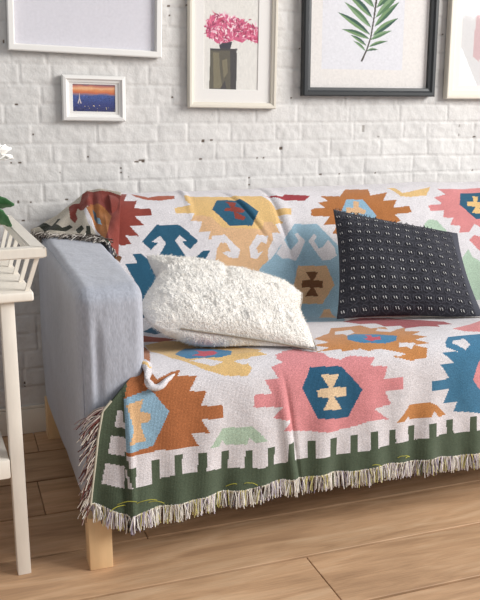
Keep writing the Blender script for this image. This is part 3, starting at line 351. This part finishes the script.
# fringe
FC = [lin(c) for c in [(238, 232, 224), (230, 224, 214), (244, 240, 234), (206, 198, 214), (170, 158, 178), (206, 198, 120), (222, 214, 150), (66, 58, 60), (92, 82, 78), (96, 104, 66)]]
FW = np.array([.22, .18, .18, .1, .06, .07, .06, .06, .05, .02]); FW /= FW.sum()
def strand(p0, d0, ln, g=(0, 0, -1), curl=.35, n=6):
    P = [np.array(p0, float)]; d = np.array(d0, float); d /= np.linalg.norm(d); w = rng.normal(0, curl, 3)
    for i in range(n - 1):
        d = d + np.array(g) * .35 + w * .22 * math.sin(i * 1.7 + w[0] * 5) + rng.normal(0, .06, 3); d /= np.linalg.norm(d); P.append(P[-1] + d * ln / (n - 1))
    return P
def build_fringe():
    paths = []; cols = []
    for k in range(1900):
        u = rng.uniform(.268, 2.08) if k > 1400 else rng.uniform(.268, 1.45)
        p = surf(np.array(u), vend(np.array(u))) + np.array([0, rng.normal(0, .0025), .003])
        clump = math.sin(u * 260) * .3 + math.sin(u * 97) * .2
        paths.append(strand(p, (rng.normal(-.05 + clump, .25), -.12 + rng.normal(0, .2), -1), rng.uniform(.034, .050))); cols.append(FC[rng.choice(len(FC), p=FW)])
    o = tubes('bottom_fringe', paths, .00115, M['thread'], blanket, 4, cols); o['kind'] = 'stuff'; o['label'] = 'short cream, lilac and yellow fringe'
    # cord where the fringe leaves the cloth
    us = np.linspace(.268, 2.1, 300); pth = surf(us, vend(us)) + np.array([0, -.001, 0]); tubes('hem_cord', [pth], .0022, M['thread'], blanket, 6, [lin((226, 220, 200))])
    paths = []; cols = []
    DC = [lin(c) for c in [(214, 204, 192), (176, 158, 148), (112, 66, 60), (90, 52, 48), (226, 218, 206), (150, 130, 128)]]
    for k in range(140):
        v = rng.uniform(1.25, 1.50); u = xleft(v); p = surf(np.array(u + .001), np.array(v))
        f = (v - 1.25) / .25
        paths.append(strand(p, (-1, rng.normal(-.05, .22), -.15 - .9 * f + rng.normal(0, .22)), rng.uniform(.045, .078) * (1 - .3 * f), (0, 0, -.45), curl=.45)); cols.append(DC[rng.integers(len(DC))])
    o = tubes('side_fringe', paths, .0011, M['thread'], blanket, 4, cols); o['kind'] = 'stuff'; o['label'] = 'brown and cream side fringe'
    vs = np.linspace(1.24, 1.495, 60); pth = surf(xleft(vs), vs); tubes('side_cord', [pth + np.array([0, -.002, 0])], .0030, M['thread'], blanket, 6, [lin((196, 190, 172))])
    # fringe on the armrest
    paths = []; cols = []
    AC = [lin(c) for c in [(190, 182, 172), (120, 110, 104), (214, 208, 200), (70, 62, 58), (160, 150, 144)]]
    for k in range(330):
        s = rng.uniform(0, .98); s = s if s < .75 or k % 3 == 0 else s * .7; p = lerpc(PB, np.array(s)) + np.array([0, rng.normal(0, .006), .003 + abs(rng.normal(0, .003))])
        dr = (rng.normal(-.2, .6), -.7 if s < .75 else -.5, .15) if s < .75 else (-.5 + rng.normal(0, .3), -.9, -.15)
        ln = rng.uniform(.025, .045) if s < .75 else rng.uniform(.012, .022)
        if s < .12: dr = (-.3, -1, -.3); ln = rng.uniform(.03, .06)
        paths.append(strand(p, dr, ln, (0, 0, -.25 if s > .12 else -.6), .7)); cols.append(AC[rng.integers(len(AC))])
    o = tubes('arm_fringe', paths, .0013, M['thread'], blanket, 4, cols); o['kind'] = 'stuff'; o['label'] = 'twisted grey and cream fringe'
    # loose yellow threads
    paths = []
    for (u, v, dx, ln) in [(.325, 1.50, .5, .05), (.345, 1.505, -.6, .045), (.37, 1.50, .8, .05), (.40, 1.505, .6, .04), (.645, 1.495, .9, .035), (1.08, 1.49, .8, .03), (1.12, 1.495, -.8, .03), (.60, 1.50, .7, .03), (1.0, 1.497, .9, .025)]:
        p = surf(np.array(u), np.array(v)) + np.array([0, -.004, .004]); paths.append(strand(p, (dx, -.35, .5), ln, (0, 0, -.35), .4, 8))
    for p in paths: tubes('loose_thread', [p], .0009, M['thread'], blanket, 4, [lin((190, 186, 80))])
build_fringe()
# ------------------------------------------------------------------ sofa
sofa = thing('sofa', 'grey-blue upholstered sofa with square armrest and pale birch legs under the throw', 'sofa', (0, 0, 0))
def armrest(name, mirror=None):
    bm = bmesh.new(); bmesh.ops.create_cube(bm, size=2); bmesh.ops.subdivide_edges(bm, edges=list(bm.edges), cuts=34, use_grid_fill=True)
    lo = np.array([.262, -.962, .128]); hi = np.array([.434, -.045, .710]); rv = np.array([.030, .052, .040])
    for v in bm.verts:
        q = np.array(v.co); q = np.sign(q) * (1 - (1 - abs(q)) ** 1.5)
        p = lo + (q + 1) / 2 * (hi - lo); inn = np.clip(p, lo + rv, hi - rv); d = (p - inn) / rv; l = np.linalg.norm(d)
        if l > 1e-6: p = inn + d / l * rv * 1.0
        x, y, z = p; f = (x - .262) / .172; k = np.clip((y + .962) / .91, 0, 1); puff = math.sin(PI * np.clip((z - .128) / .58, 0, 1))
        x += f * (.016 * k * min(1, max(0, (z - .2) * 3)) - .016 * (1 - k))
        x -= (1 - f) * .006 * puff * math.sin(PI * k); y -= .006 * puff * (1 - k) * math.sin(PI * f)
        if z > .5: z += (-.006 * (1 - k) + .006 * k - .0 * f) * (z - .5) / .2
        dent = float(N1(np.array(y * 5 + 3), np.array(z * 5)) * .006 + N2(np.array(y * 13 + x * 9), np.array(z * 7)) * .003)
        if f < .1: x += dent
        if k < .1: y += dent + .008 * math.exp(-((x - .300) / .010) ** 2) * min(1, max(0, (.67 - z) * 12)) * (.4 + .6 * math.exp(-((z - .52) / .12) ** 2))
        if z > .68: z += dent
        if mirror: x = mirror - x
        v.co = (x, y, z)
    return bm_obj(name, bm, M['sofa'], sofa)
def armseam(mirror=None):
    pts = [(.272, -.07, .706)] + [(.270, -.07 - .1 * i, .7035 - .0012 * i) for i in range(1, 8)] + [(.270, -.86, .688), (.270, -.90, .680), (.269, -.93, .668), (.268, -.945, .64), (.267, -.950, .56), (.266, -.951, .45), (.267, -.950, .3), (.268, -.948, .16)]
    p2 = [(.281, -.07, .7085)] + [(.280, -.07 - .1 * i, .7095 - .0012 * i) for i in range(1, 8)] + [(.283, -.85, .700)]
    if mirror: pts = [(mirror - a, b, c) for a, b, c in pts]; p2 = [(mirror - a, b, c) for a, b, c in p2]
    return pts
a1 = armrest('armrest'); tubes('seam', [armseam()], .0016, M['sofa'], a1, 6)
SX = 2.58
a2 = armrest('armrest', SX); tubes('seam', [armseam(SX)], .0016, M['sofa'], a2, 6)
def extrude(name, pts, x0, x1, m, parent):
    bm = bmesh.new(); a = [bm.verts.new((x0, y, z)) for y, z in pts]; b = [bm.verts.new((x1, y, z)) for y, z in pts]
    bm.faces.new(a); bm.faces.new(b[::-1]); n = len(pts)
    for i in range(n): bm.faces.new((a[i], a[(i + 1) % n], b[(i + 1) % n], b[i]))
    return bm_obj(name, bm, m, parent, False)
off = SP - SN * .012
bi = [i for i in range(len(SL)) if SL[i] < .60][8:]; si = [i for i in range(len(SL)) if .68 < SL[i] < 1.21]
extrude('backrest', [tuple(off[i]) for i in bi] + [(-.36, .30), (-.05, .30)], .462, SX - .462, M['sofa'], sofa)
extrude('seat_cushion', [tuple(off[i]) for i in si] + [(-.965, .31), (-.44, .31)], .442, SX - .442, M['sofa'], sofa)
box('base_frame', .434, SX - .434, -.955, -.05, .135, .305, M['sofa'], sofa, .01)
for x, y in ((.260, -.974), (.262, -.102), (SX - .320, -.974), (SX - .322, -.102)):
    bm = bmesh.new(); box_bm(bm, x, x + .057, y, y + .057, 0, .140, .003, 2); bm_obj('leg', bm, M['birch'], sofa)
# ------------------------------------------------------------------ cushions
def pillow(c, T1, T2, n, pinch=.07, power=2.2, ex=.55):
    """c: bottom-left, bottom-right, top-right, top-left corners; returns front/back grids"""
    c = [np.array(p, float) for p in c]; a = np.linspace(-1, 1, n); A, B = np.meshgrid(a, a, indexing='ij')
    As = A * (1 - pinch * (1 - B ** 2) * abs(A) ** 3); Bs = B * (1 - pinch * (1 - A ** 2) * abs(B) ** 3)
    u = (As + 1) / 2; v = (Bs + 1) / 2
    P = (c[0] * ((1 - u) * (1 - v))[..., None] + c[1] * (u * (1 - v))[..., None] + c[2] * (u * v)[..., None] + c[3] * ((1 - u) * v)[..., None])
    nrm = np.cross(c[1] - c[0], c[3] - c[0]); nrm /= np.linalg.norm(nrm)
    W = (np.clip(1 - abs(A) ** power, 0, 1) * np.clip(1 - abs(B) ** power, 0, 1)) ** ex
    return A, B, P, nrm, W
def white_pillow():
    t = thing('throw_pillow', 'fluffy white plush pillow lying on the throw at left of the seat', 'pillow')
    n = 300; A, B, P, nrm, W = pillow([(.462, -.855, .574), (.864, -.950, .499), (.985, -.58, .562), (.528, -.50, .690)], 0, 0, n, .05, 2.4, .5)
    if nrm[2] < 0: nrm = -nrm
    out = []
    cor = np.clip((-A - .3) / .7, 0, 1) ** 2 * np.clip((-B - .0) / 1., 0, 1) ** 1.5
    P = P + np.stack([.040 * cor * 0 + .035 * cor * np.clip(-B - .6, 0, 1), .02 * cor, 0 * A], -1)
    P[..., 0] += np.clip(-A, 0, 1) ** 4 * (-.034 * gauss(B, -.45, .45) + .022 * gauss(B, .45, .3)); P[..., 0] -= np.clip(A, 0, 1) ** 4 * .016 * gauss(B, .1, .4)
    for s, Tt in ((1, .078), (-1, .100)):
        nz = (N1(A * 5 + 9, B * 5) * .010 + N2(A * 14 + B * 4, B * 9) * .005 + N3(A * 46 + B * 12, B * 20) * .0035 + N1(A * 90, B * 50) * .0015) * np.minimum(1, W * 2) if s > 0 else N1(A * 5, B * 5) * .004 * W
        crease = .010 * gauss(A, -.12 + B * .1, .05) * gauss(B, .45, .5) if s > 0 else 0
        G = P + nrm * (s * (Tt * W + nz - crease))[..., None]
        if s < 0: G[..., 1] -= .045 * W ** .8 * np.clip(-B, 0, 1) ** .5 * np.clip(1.1 - (A + 1) / 2, .25, 1); G += (N3(A * 46, B * 20) * .003)[..., None] * np.array([0, -1, 0]) * np.minimum(1, W * 2)[..., None]
        out.append(G)
    Q = grid_quads(n, n); V = np.vstack([out[0].reshape(-1, 3), out[1].reshape(-1, 3)]); QQ = np.vstack([Q, Q[:, ::-1] + n * n])
    V[:, 2] = np.maximum(V[:, 2], np.interp(-V[:, 1], [.43, .50, .65, .80, .895, .955], [.456, .456, .477, .497, .507, .500]) + .004)
    me = mesh_np('cover', V, QQ, True, None, None); o = obj('cover', me, M['fur'], t)
    w_ = o.modifiers.new('w', 'WELD'); w_.merge_threshold = .0004
    # pile
    k = 15000; ia = rng.integers(1, n - 2, k); ib = rng.integers(1, n - 2, k); side = rng.random(k) < .66
    F = np.where(side[:, None], out[0][ia, ib], out[1][ia, ib]).copy()
    def nr(G): 
        d1 = G[np.minimum(ia + 1, n - 1), ib] - G[ia - 1, ib]; d2 = G[ia, np.minimum(ib + 1, n - 1)] - G[ia, ib - 1]; c = np.cross(d1, d2); return c / (np.linalg.norm(c, axis=1)[:, None] + 1e-9)
    Nn = np.where(side[:, None], nr(out[0]), -nr(out[1])); 
    Nn *= np.sign((Nn * nrm).sum(1) * np.where(side, 1, -1))[:, None]
    F[:, 2] = np.maximum(F[:, 2], np.interp(-F[:, 1], [.43, .50, .65, .80, .895, .955], [.456, .456, .477, .497, .507, .500]) + .006)
    comb = np.stack([N1(A[ia, ib] * 4, B[ia, ib] * 4 + 3) * 2 + .2, N2(A[ia, ib] * 4 + 7, B[ia, ib] * 4) * 2 - .3, np.full(k, -.1)], -1)
    D = Nn * .55 + comb * .7 + rng.normal(0, .25, (k, 3)); D /= np.linalg.norm(D, axis=1)[:, None]
    sd = np.cross(D, rng.normal(0, 1, (k, 3))); sd /= np.linalg.norm(sd, axis=1)[:, None]
    ln = rng.uniform(.004, .009, k)[:, None]; wd = .0007
    V = np.stack([F - sd * wd - Nn * .001, F + sd * wd - Nn * .001, F + D * ln], 1).reshape(-1, 3); V[:, 2] = np.maximum(V[:, 2], .47)
    me = mesh_np('pile', V, np.arange(3 * k).reshape(-1, 3), False); o = obj('pile', me, M['blade'], t); o['kind'] = 'stuff'
    # seam along the edge facing the room
    pth = []
    for q in np.linspace(.16, 1, 50): pth.append(P[int(q * (n - 1)), 0] + np.array([0, -.003, -.001]))
    for q in np.linspace(.02, 1, 40): pth.append(P[n - 1, int(q * (n - 1))] + np.array([.003, 0, 0]))
    tubes('seam', [pth], .0022, M['seam'], t, 6)
white_pillow()
def dark_pillow():
    t = thing('throw_pillow', 'charcoal woven pillow with rows of white stitches leaning on the sofa back', 'pillow')
    n = 300; A, B, P, nrm, W = pillow([(1.090, -.610, .478), (1.480, -.812, .493), (1.572, -.51, .705), (1.190, -.36, .783)], 0, 0, n, .065, 2.4, .55)
    if nrm[1] > 0: nrm = -nrm
    nc = 13.4; X = (A + 1) / 2 * nc; Y = (B + 1) / 2 * 11.5; X = X + N1(A * 3, B * 3) * .3
    fx = X - np.floor(X) - .5; fy = Y - np.floor(Y) - .5
    r = np.sqrt((fx * .95) ** 2 + (fy * .95) ** 2); r = np.maximum(abs(fx) * 1.05, abs(fx) * .5 + abs(fy) * .9) + N1(X * 3, Y * 3) * .12; ring = np.clip(1 - abs(r - .42) / .09, 0, 1)
    st = ((abs(abs(fx + fy * .25) - .11) < .045) & (abs(fy) < .13)); st &= (A < .86)
    plain = A > .88
    h = ring * .0012 + st * .003 + N3(A * 60, B * 60) * .0012 + np.where(abs(fy) > .42, -.001, 0); h = np.where(plain, 0, h)
    edge = np.minimum(1, W * 3)
    front = P + nrm * ((.062 * W) + h * edge + N2(A * 4, B * 4) * .008 * W)[..., None]; backp = P - nrm * (.055 * W)[..., None]
    sag = np.interp(-backp[..., 1], [.24, .31, .355, .395, .43, .50, .65, .80, .9], [.80, .695, .60, .50, .456, .456, .477, .497, .507])
    Q = grid_quads(n, n); V = np.vstack([front.reshape(-1, 3), backp.reshape(-1, 3)]); QQ = np.vstack([Q, Q[:, ::-1] + n * n])
    lim = np.interp(-V[:, 1], [.43, .50, .65, .80, .895], [.456, .456, .477, .497, .507]) + .004; V[:, 2] = np.maximum(V[:, 2], lim)
    ylim = np.interp(V[:, 2], [.45, .49, .58, .68, .77, .815], [-.43, -.40, -.36, -.315, -.265, -.215]) - .004; V[:, 1] = np.minimum(V[:, 1], ylim)
    cf = np.empty((n, n, 3)); cf[:] = lin((60, 60, 66)); cf[(ring > .5) & (rng.random((n, n)) < .6)] = lin((80, 80, 87)); cf[plain] = lin((74, 75, 83))
    s2 = st & (rng.random((n, n)) < .93); cf[s2] = lin((206, 204, 202))
    low = (B > .82) & (rng.random((n, n)) < .10) & (A < .4); cf[low] = lin((120, 120, 124))
    cf = cf[:-1, :-1].reshape(-1, 3); cb = np.empty_like(cf); cb[:] = lin((196, 188, 176))
    me = mesh_np('cover', V, QQ, True, np.vstack([cf, cb])); o = obj('cover', me, M['darkwool'], t)
    w_ = o.modifiers.new('w', 'WELD'); w_.merge_threshold = .0004
    # fuzzy knots along the top edge
    paths = []
    for k in range(150):
        i = rng.integers(8, int(n * .8)); p = P[i, n - 1] + rng.normal(0, .002, 3); paths.append(strand(p, (rng.normal(0, .5), rng.normal(-.4, .4), 1), rng.uniform(.004, .010), (0, 0, 0), .8, 4))
    o = tubes('yarn_tufts', paths, .0013, M['darkwool'], t, 4, [lin((64, 64, 70)) if k % 4 else lin((130, 128, 130)) for k in range(150)]); o['kind'] = 'stuff'
dark_pillow()
# ------------------------------------------------------------------ pictures
def sweep_frame(name, w, h, prof, m, parent):
    """prof: (inset from outer edge, distance out from wall); rectangle w x h with its lower left corner at the origin, facing -y"""
    bm = bmesh.new(); rings = []
    for ins, dep in prof: rings.append([bm.verts.new(p) for p in ((ins, -dep, ins), (w - ins, -dep, ins), (w - ins, -dep, h - ins), (ins, -dep, h - ins))])
    for a, b in zip(rings, rings[1:] + rings[:1]):
        for i in range(4): bm.faces.new((a[i], a[(i + 1) % 4], b[(i + 1) % 4], b[i]))
    o = bm_obj(name, bm, m, parent, False); return o
def panel(name, x0, x1, z0, z1, y, m, parent, th=.002):
    return box(name, x0, x1, y, y + th, z0, z1, m, parent, 0)
def art(name, x0, x1, z0, z1, y, parent, base, polys, cell=.0018, origin=(0, 0), pal=None, mod=None):
    nx = int((x1 - x0) / cell) + 1; nz = int((z1 - z0) / cell) + 1
    xs = np.linspace(x0, x1, nx); zs = np.linspace(z0, z1, nz); X, Z = np.meshgrid(xs, zs, indexing='ij')
    V = np.stack([X, np.full(X.shape, y), Z], -1).reshape(-1, 3); Q = grid_quads(nx, nz); c = V[Q].mean(1)
    col = paint(c[:, 0] + origin[0], c[:, 2] + origin[1], base, polys, pal or {})
    if mod: col = mod(col, c[:, 0] + origin[0], c[:, 2] + origin[1])
    return obj(name, mesh_np(name, V, Q, False, np.clip(col, 0, 1)), M['print'], parent)
def picture(label, x, z, w, h, prof, fm, mouldw, win, tilt, base, polys, pal=None, mod=None, cell=.0018, group=None):
    t = thing('picture_frame', label, 'picture', (x, -.010, z), (0, math.radians(tilt), 0))
    sweep_frame('frame', w, h, prof, fm, t)
    # mount with a window
    a, b, c, d = win            # local window
    bm = bmesh.new(); i = mouldw - .002
    o_ = [bm.verts.new(p) for p in ((i, -.010, i), (w - i, -.010, i), (w - i, -.010, h - i), (i, -.010, h - i))]; n_ = [bm.verts.new(p) for p in ((a, -.010, c), (b, -.010, c), (b, -.010, d), (a, -.010, d))]
    k_ = [bm.verts.new(p) for p in ((a + .001, -.008, c + .001), (b - .001, -.008, c + .001), (b - .001, -.008, d - .001), (a + .001, -.008, d - .001))]
    for j in range(4): bm.faces.new((o_[j], o_[(j + 1) % 4], n_[(j + 1) % 4], n_[j])); bm.faces.new((n_[j], n_[(j + 1) % 4], k_[(j + 1) % 4], k_[j]))
    bm_obj('mount', bm, M['mat'], t, False)
    art('print', a - .003, b + .003, c - .003, d + .003, -.0075, t, base, polys, cell, (x, z), pal, mod)
    panel('backing', .004, w - .004, .004, h - .004, -.004, M['sofadark'], t, .003)
    panel('glass', i, w - i, i, h - i, -.0135, M['glass'], t, .001)
    return t
# wide white frame, top left
picture('wide thin white frame around a plain pale grey sheet, hanging above the small sunset picture', .213, 1.284, .493, .36, [(0, 0), (0, .022), (.003, .024), (.017, .024), (.019, .022), (.019, .006)], M['whiteframe'], .019, (.021, .472, .021, .339), 1.75,
        lin((222, 219, 226)), [], None, lambda c, x, z: c * (1 + .03 * N1(x * 9, z * 9) + .015 * N2(x * 40, z * 3))[:, None], .004)
# small sunset
def sunset(c, x, z):
    f = (z - 1.095) / .088; out = np.empty_like(c)
    st = [(0, (46, 46, 92)), (.3, (52, 62, 124)), (.6, (66, 88, 150)), (.66, (150, 120, 130)), (.70, (200, 104, 72)), (.80, (226, 146, 92)), (.86, (238, 186, 140)), (.92, (206, 128, 104)), (1, (104, 84, 110))]
    for i in range(3): out[:, i] = np.interp(f + N1(x * 60, z * 150) * .06 * (f > .6), [s[0] for s in st], [lin(s[1])[i] for s in st])
    sp = (f < .62) & (N3(x * 420, z * 420) > .36); out[sp] = out[sp] * 1.6
    sp = (f < .28) & (N2(x * 300, z * 300) > .38); out[sp] = lin((206, 190, 150))
    sp = (f < .6) & (N1(x * 380, z * 380) < -.36); out[sp] = out[sp] * .5
    return out
tw = [((238, 224, 196), p) for p in ()]
t2 = picture('small cream frame with a sunset city skyline photo', .372, 1.066, .208, .146, [(0, 0), (0, .014), (.003, .020), (.012, .022), (.016, .016), (.022, .014), (.024, .006)], M['whiteframe'], .023, (.034, .175, .030, .118), 1.1,
        lin((60, 70, 130)), [], None, sunset, .0012)
bm = bmesh.new()      # the pale tower in the sunset photo
for q in ([(0, 0), (.004, 0), (.0062, .010), (.0072, .010), (.0094, 0), (.0134, 0), (.0082, .016), (.0072, .033), (.0062, .033), (.0052, .016)],):
    f = bm.faces.new([bm.verts.new((.050 + a, -.0078, .056 + b)) for a, b in q])
me = bpy.data.meshes.new('tower_motif'); bm.to_mesh(me); bm.free(); obj('tower_motif', me, mat('pale_ink', (214, 200, 196), rough=.8), t2)
# pink flowers in a vase
VP = {'vase': lin((98, 92, 80)), 'vaseL': lin((128, 120, 98)), 'vaseD': lin((74, 70, 70)), 'vaseN': lin((64, 60, 70))}
bl = np.array(BLOOM); fp = []
r_ = random.Random(11); cols = [lin(c) for c in [(208, 96, 132), (226, 150, 174), (240, 200, 212), (176, 52, 92), (148, 58, 88), (232, 122, 150), (250, 226, 230), (196, 74, 106)]]
fp.append((cols[0], [tuple(p) for p in bl]))
while len(fp) < 430:
    px = r_.uniform(bl[:, 0].min(), bl[:, 0].max()); pz = r_.uniform(bl[:, 1].min(), bl[:, 1].max())
    if not inside(np.array([px]), np.array([pz]), BLOOM)[0]: continue
    px += r_.gauss(0, .004); pz += abs(r_.gauss(0, .006))
    a = r_.uniform(0, PI); l = r_.uniform(.003, .013); w_ = r_.uniform(.0015, .0035); ca, sa = math.cos(a), math.sin(a)
    fp.append((r_.choice(cols), [(px + ca * l, pz + sa * l), (px - sa * w_, pz + ca * w_), (px - ca * l, pz - sa * l), (px + sa * w_, pz - ca * w_)]))
picture('cream frame with a print of pink blossoms in a dark glass vase', .797, 1.108, .321, .45, [(0, 0), (0, .018), (.003, .024), (.010, .024), (.014, .020), (.019, .018), (.021, .006)], M['creamframe'], .021, (.056, .254, .063, .39), .9,
        lin((230, 226, 220)), [(c, p) for c, p in VASEART] + fp, VP, lambda c, x, z: c * (1 + .10 * N1(x * 260, z * 90))[:, None], .0013)
# green leaf
LP = {'leafD': lin((52, 86, 74)), 'leafD2': lin((64, 100, 74)), 'leafM': lin((86, 122, 84)), 'leafM2': lin((132, 162, 122)), 'leafL': lin((118, 150, 104)), 'leafstem': lin((78, 72, 66)), 'paper': lin((228, 227, 232))}
picture('large black frame with a green feather-shaped leaf print', 1.219, 1.149, .540, .72, [(0, 0), (0, .026), (.004, .030), (.014, .030), (.020, .024), (.029, .022), (.031, .006)], M['blackframe'], .031, (.034, .506, .029, .69), 0,
        lin((234, 229, 225)), [('paper', [(1.296, 1.243), (1.625, 1.243), (1.625, 1.83), (1.296, 1.83)])] + LEAFART, LP, lambda c, x, z: c * (1 + .08 * N1(x * 200, z * 200))[:, None], .0018)
# right hand cream frame
picture('wide cream frame cut off by the right edge, with a pale grey print and a white glare painted onto it', 1.812, 1.141, .42, .6, [(0, 0), (0, .020), (.004, .024), (.010, .024), (.016, .018), (.030, .016), (.032, .006)], M['creamframe'], .032, (.062, .36, .050, .55), 0,
        lin((216, 214, 214)), [(c, [(a, b) for a, b in p]) for c, p in GLARE5] + [('mauve', [(1.93, 1.30), (1.96, 1.28), (1.99, 1.5), (1.94, 1.62)])], {'glare': lin((244, 246, 248)), 'mauve': lin((206, 176, 178))}, None, .004)  # white polygon is a glass reflection painted into the print colour
# ------------------------------------------------------------------ slatted white side table
tb = thing('side_table', 'white wooden tray-top side table with slatted gallery and lower shelf', 'table', (.110, -.95, 0), (0, 0, math.radians(2.6)))
W_ = M['whitewood']
box('tray_board', -.50, .056, 0, .60, .680, .702, W_, tb, .005, 3)
def rail(name, pts, m):
    bm = bmesh.new(); vs = [bm.verts.new(p) for p in pts]; top = [bm.verts.new((p[0], p[1], p[2] + .024)) for p in pts]
    bm.faces.new(vs[::-1]); bm.faces.new(top); n = 4
    for i in range(4): bm.faces.new((vs[i], vs[(i + 1) % 4], top[(i + 1) % 4], top[i]))
    bmesh.ops.bevel(bm, geom=list(bm.edges), offset=.003, segments=2, affect='EDGES'); return bm_obj(name, bm, m, tb)
X1, X0, Y0, Y1, w_ = .087, -.53, -.018, .60, .034
rail('front_rail', [(X0, Y0, .780), (X1, Y0, .780), (X1 - w_, Y0 + w_, .780), (X0 + w_, Y0 + w_, .780)], W_)
rail('side_rail', [(X1, Y0, .780), (X1, Y1, .780), (X1 - w_, Y1 - w_, .780), (X1 - w_, Y0 + w_, .780)], W_)
rail('back_rail', [(X1, Y1, .780), (X0, Y1, .780), (X0 + w_, Y1 - w_, .780), (X1 - w_, Y1 - w_, .780)], W_)
rail('side_rail', [(X0, Y1, .780), (X0, Y0, .780), (X0 + w_, Y0 + w_, .780), (X0 + w_, Y1 - w_, .780)], W_)
def slat(p0, p1):
    d = np.array(p1) - np.array(p0); bm = bmesh.new(); w2 = .0048
    a = [bm.verts.new((p0[0] + sx * w2, p0[1] + sy * w2, p0[2])) for sx, sy in ((-1, -1), (1, -1), (1, 1), (-1, 1))]; b = [bm.verts.new((p1[0] + sx * w2, p1[1] + sy * w2, p1[2])) for sx, sy in ((-1, -1), (1, -1), (1, 1), (-1, 1))]
    bm.faces.new(a[::-1]); bm.faces.new(b)
    for i in range(4): bm.faces.new((a[i], a[(i + 1) % 4], b[(i + 1) % 4], b[i]))
    bm_obj('slat', bm, W_, tb, False)
for i in range(6): slat((.044, .022 + i * .104, .701), (.070, .008 + i * .112, .782))
for i in range(6): slat((-.488, .022 + i * .104, .701), (-.514, .008 + i * .112, .782))
for x0, x1, y in ((-.017, .014, .015), (-.048, -.017, .52), (-.482, -.452, .015), (-.452, -.422, .52)): box('leg', x0, x1, y, y + .032, 0, .681, W_, tb, .002)
box('lower_shelf', -.45, -.019, .012, .52, .256, .304, W_, tb, .004)
# ------------------------------------------------------------------ plant on the side table
pl = thing('potted_plant', 'white-flowered plant with glossy green leaves standing on the white side table', 'plant', (.015, -.60, .702))
def lathe(name, prof, m, parent, n=28):
    bm = bmesh.new(); rings = [[bm.verts.new((r * math.cos(2 * PI * k / n), r * math.sin(2 * PI * k / n), z)) for k in range(n)] for r, z in prof]
    for a, b in zip(rings, rings[1:]):
        for k in range(n): bm.faces.new((a[k], a[(k + 1) % n], b[(k + 1) % n], b[k]))
    bm.faces.new(rings[0][::-1]); bm.faces.new(rings[-1]); return bm_obj(name, bm, m, parent)
lathe('pot', [(.04, 0), (.046, .01), (.056, .08), (.060, .085), (.060, .092), (.054, .092), (.052, .080)], M['pot'], pl)
lathe('soil', [(.050, .078), (.051, .082)], M['soil'], pl)
def leaf_mesh(p0, p1, wd, arch, fold=.25, n=12, m=8, roll=0):
    p0 = np.array(p0, float); p1 = np.array(p1, float); d = p1 - p0; L = np.linalg.norm(d); d /= L; s = np.cross(d, (0, 0, 1)); s /= np.linalg.norm(s); u = np.cross(s, d); s, u = s * math.cos(roll) + u * math.sin(roll), u * math.cos(roll) - s * math.sin(roll)
    V = []
    for i in range(n + 1):
        f = i / n; w = wd * math.sin(PI * min(1, f * .96 + .02)) ** .75
        for j in range(m + 1):
            g = j / m * 2 - 1; V.append(p0 + d * L * f + s * g * w + u * (arch * math.sin(PI * f) + abs(g) * w * fold + .0015 * math.sin(f * 40) * abs(g)))
    return np.array(V), grid_quads(n + 1, m + 1)
for p0, p1, wd in [((.03, 0, .15), (.146, .0, .158), .026), ((.04, -.01, .15), (.134, -.02, .105), .026), ((0, .02, .1), (.07, .08, .19), .026), ((-.02, 0, .1), (-.13, .03, .17), .03), ((0, -.02, .1), (-.05, -.12, .15), .028), ((-.01, .02, .1), (-.09, .10, .14), .028), ((.01, .0, .1), (.11, .04, .155), .024)]:
    v, q = leaf_mesh(p0, p1, wd, .014, roll=.95 if p1[0] > .1 else .3); o = obj('leaf', mesh_np('leaf', v, q, True), M['leafg'], pl); sm = o.modifiers.new('t', 'SOLIDIFY'); sm.thickness = .0008
def bloom(cx, cy, cz, tilt):
    tubes('stem', [[(0, 0, .08), (cx * .3, cy * .3, cz * .55), (cx * .8, cy * .8, cz * .85), (cx, cy, cz)]], .0022, M['stem'], pl, 8)
    V = []; Q = []; o_ = 0
    for ring, (np_, ln, up_) in enumerate(((6, .042, -.35), (6, .040, .4), (5, .032, 1.0), (4, .022, 1.8))):
        for k in range(np_):
            a = 2 * PI * k / np_ + ring * .5; dr = np.array([math.cos(a), math.sin(a), up_]); dr /= np.linalg.norm(dr)
            v, q = leaf_mesh((cx, cy, cz), np.array([cx, cy, cz]) + dr * ln, .030, -.008, .3, 8, 6); V.append(v); Q.append(q + o_); o_ += len(v)
    o = obj('flower', mesh_np('flower', np.vstack(V), np.vstack(Q), True), M['petal'], pl); sm = o.modifiers.new('t', 'SOLIDIFY'); sm.thickness = .0008
bloom(.112, 0, .290, 0); bloom(.02, .04, .33, 0); bloom(-.05, -.03, .29, 0)
# ------------------------------------------------------------------ light
def area(name, loc, target, sx, sy, power, col):
    l = bpy.data.lights.new(name, 'AREA'); l.shape = 'RECTANGLE'; l.size = sx; l.size_y = sy; l.energy = power; l.color = col
    o = bpy.data.objects.new(name, l); C.objects.link(o); o.location = loc; o.rotation_euler = (Vector(target) - Vector(loc)).to_track_quat('-Z', 'Y').to_euler(); return o
area('window_daylight', (6.8, -4.3, 3.7), (.8, -.4, .4), 4.2, 3.2, 760, (1, .985, .96))
w = bpy.data.worlds.new('world'); bpy.context.scene.world = w; w.use_nodes = True
w.node_tree.nodes['Background'].inputs[0].default_value = (.93, .96, 1, 1); w.node_tree.nodes['Background'].inputs[1].default_value = .42
sc = bpy.context.scene; sc.view_settings.view_transform = 'Standard'; sc.view_settings.look = 'None'; sc.view_settings.gamma = 1; sc.view_settings.exposure = .04
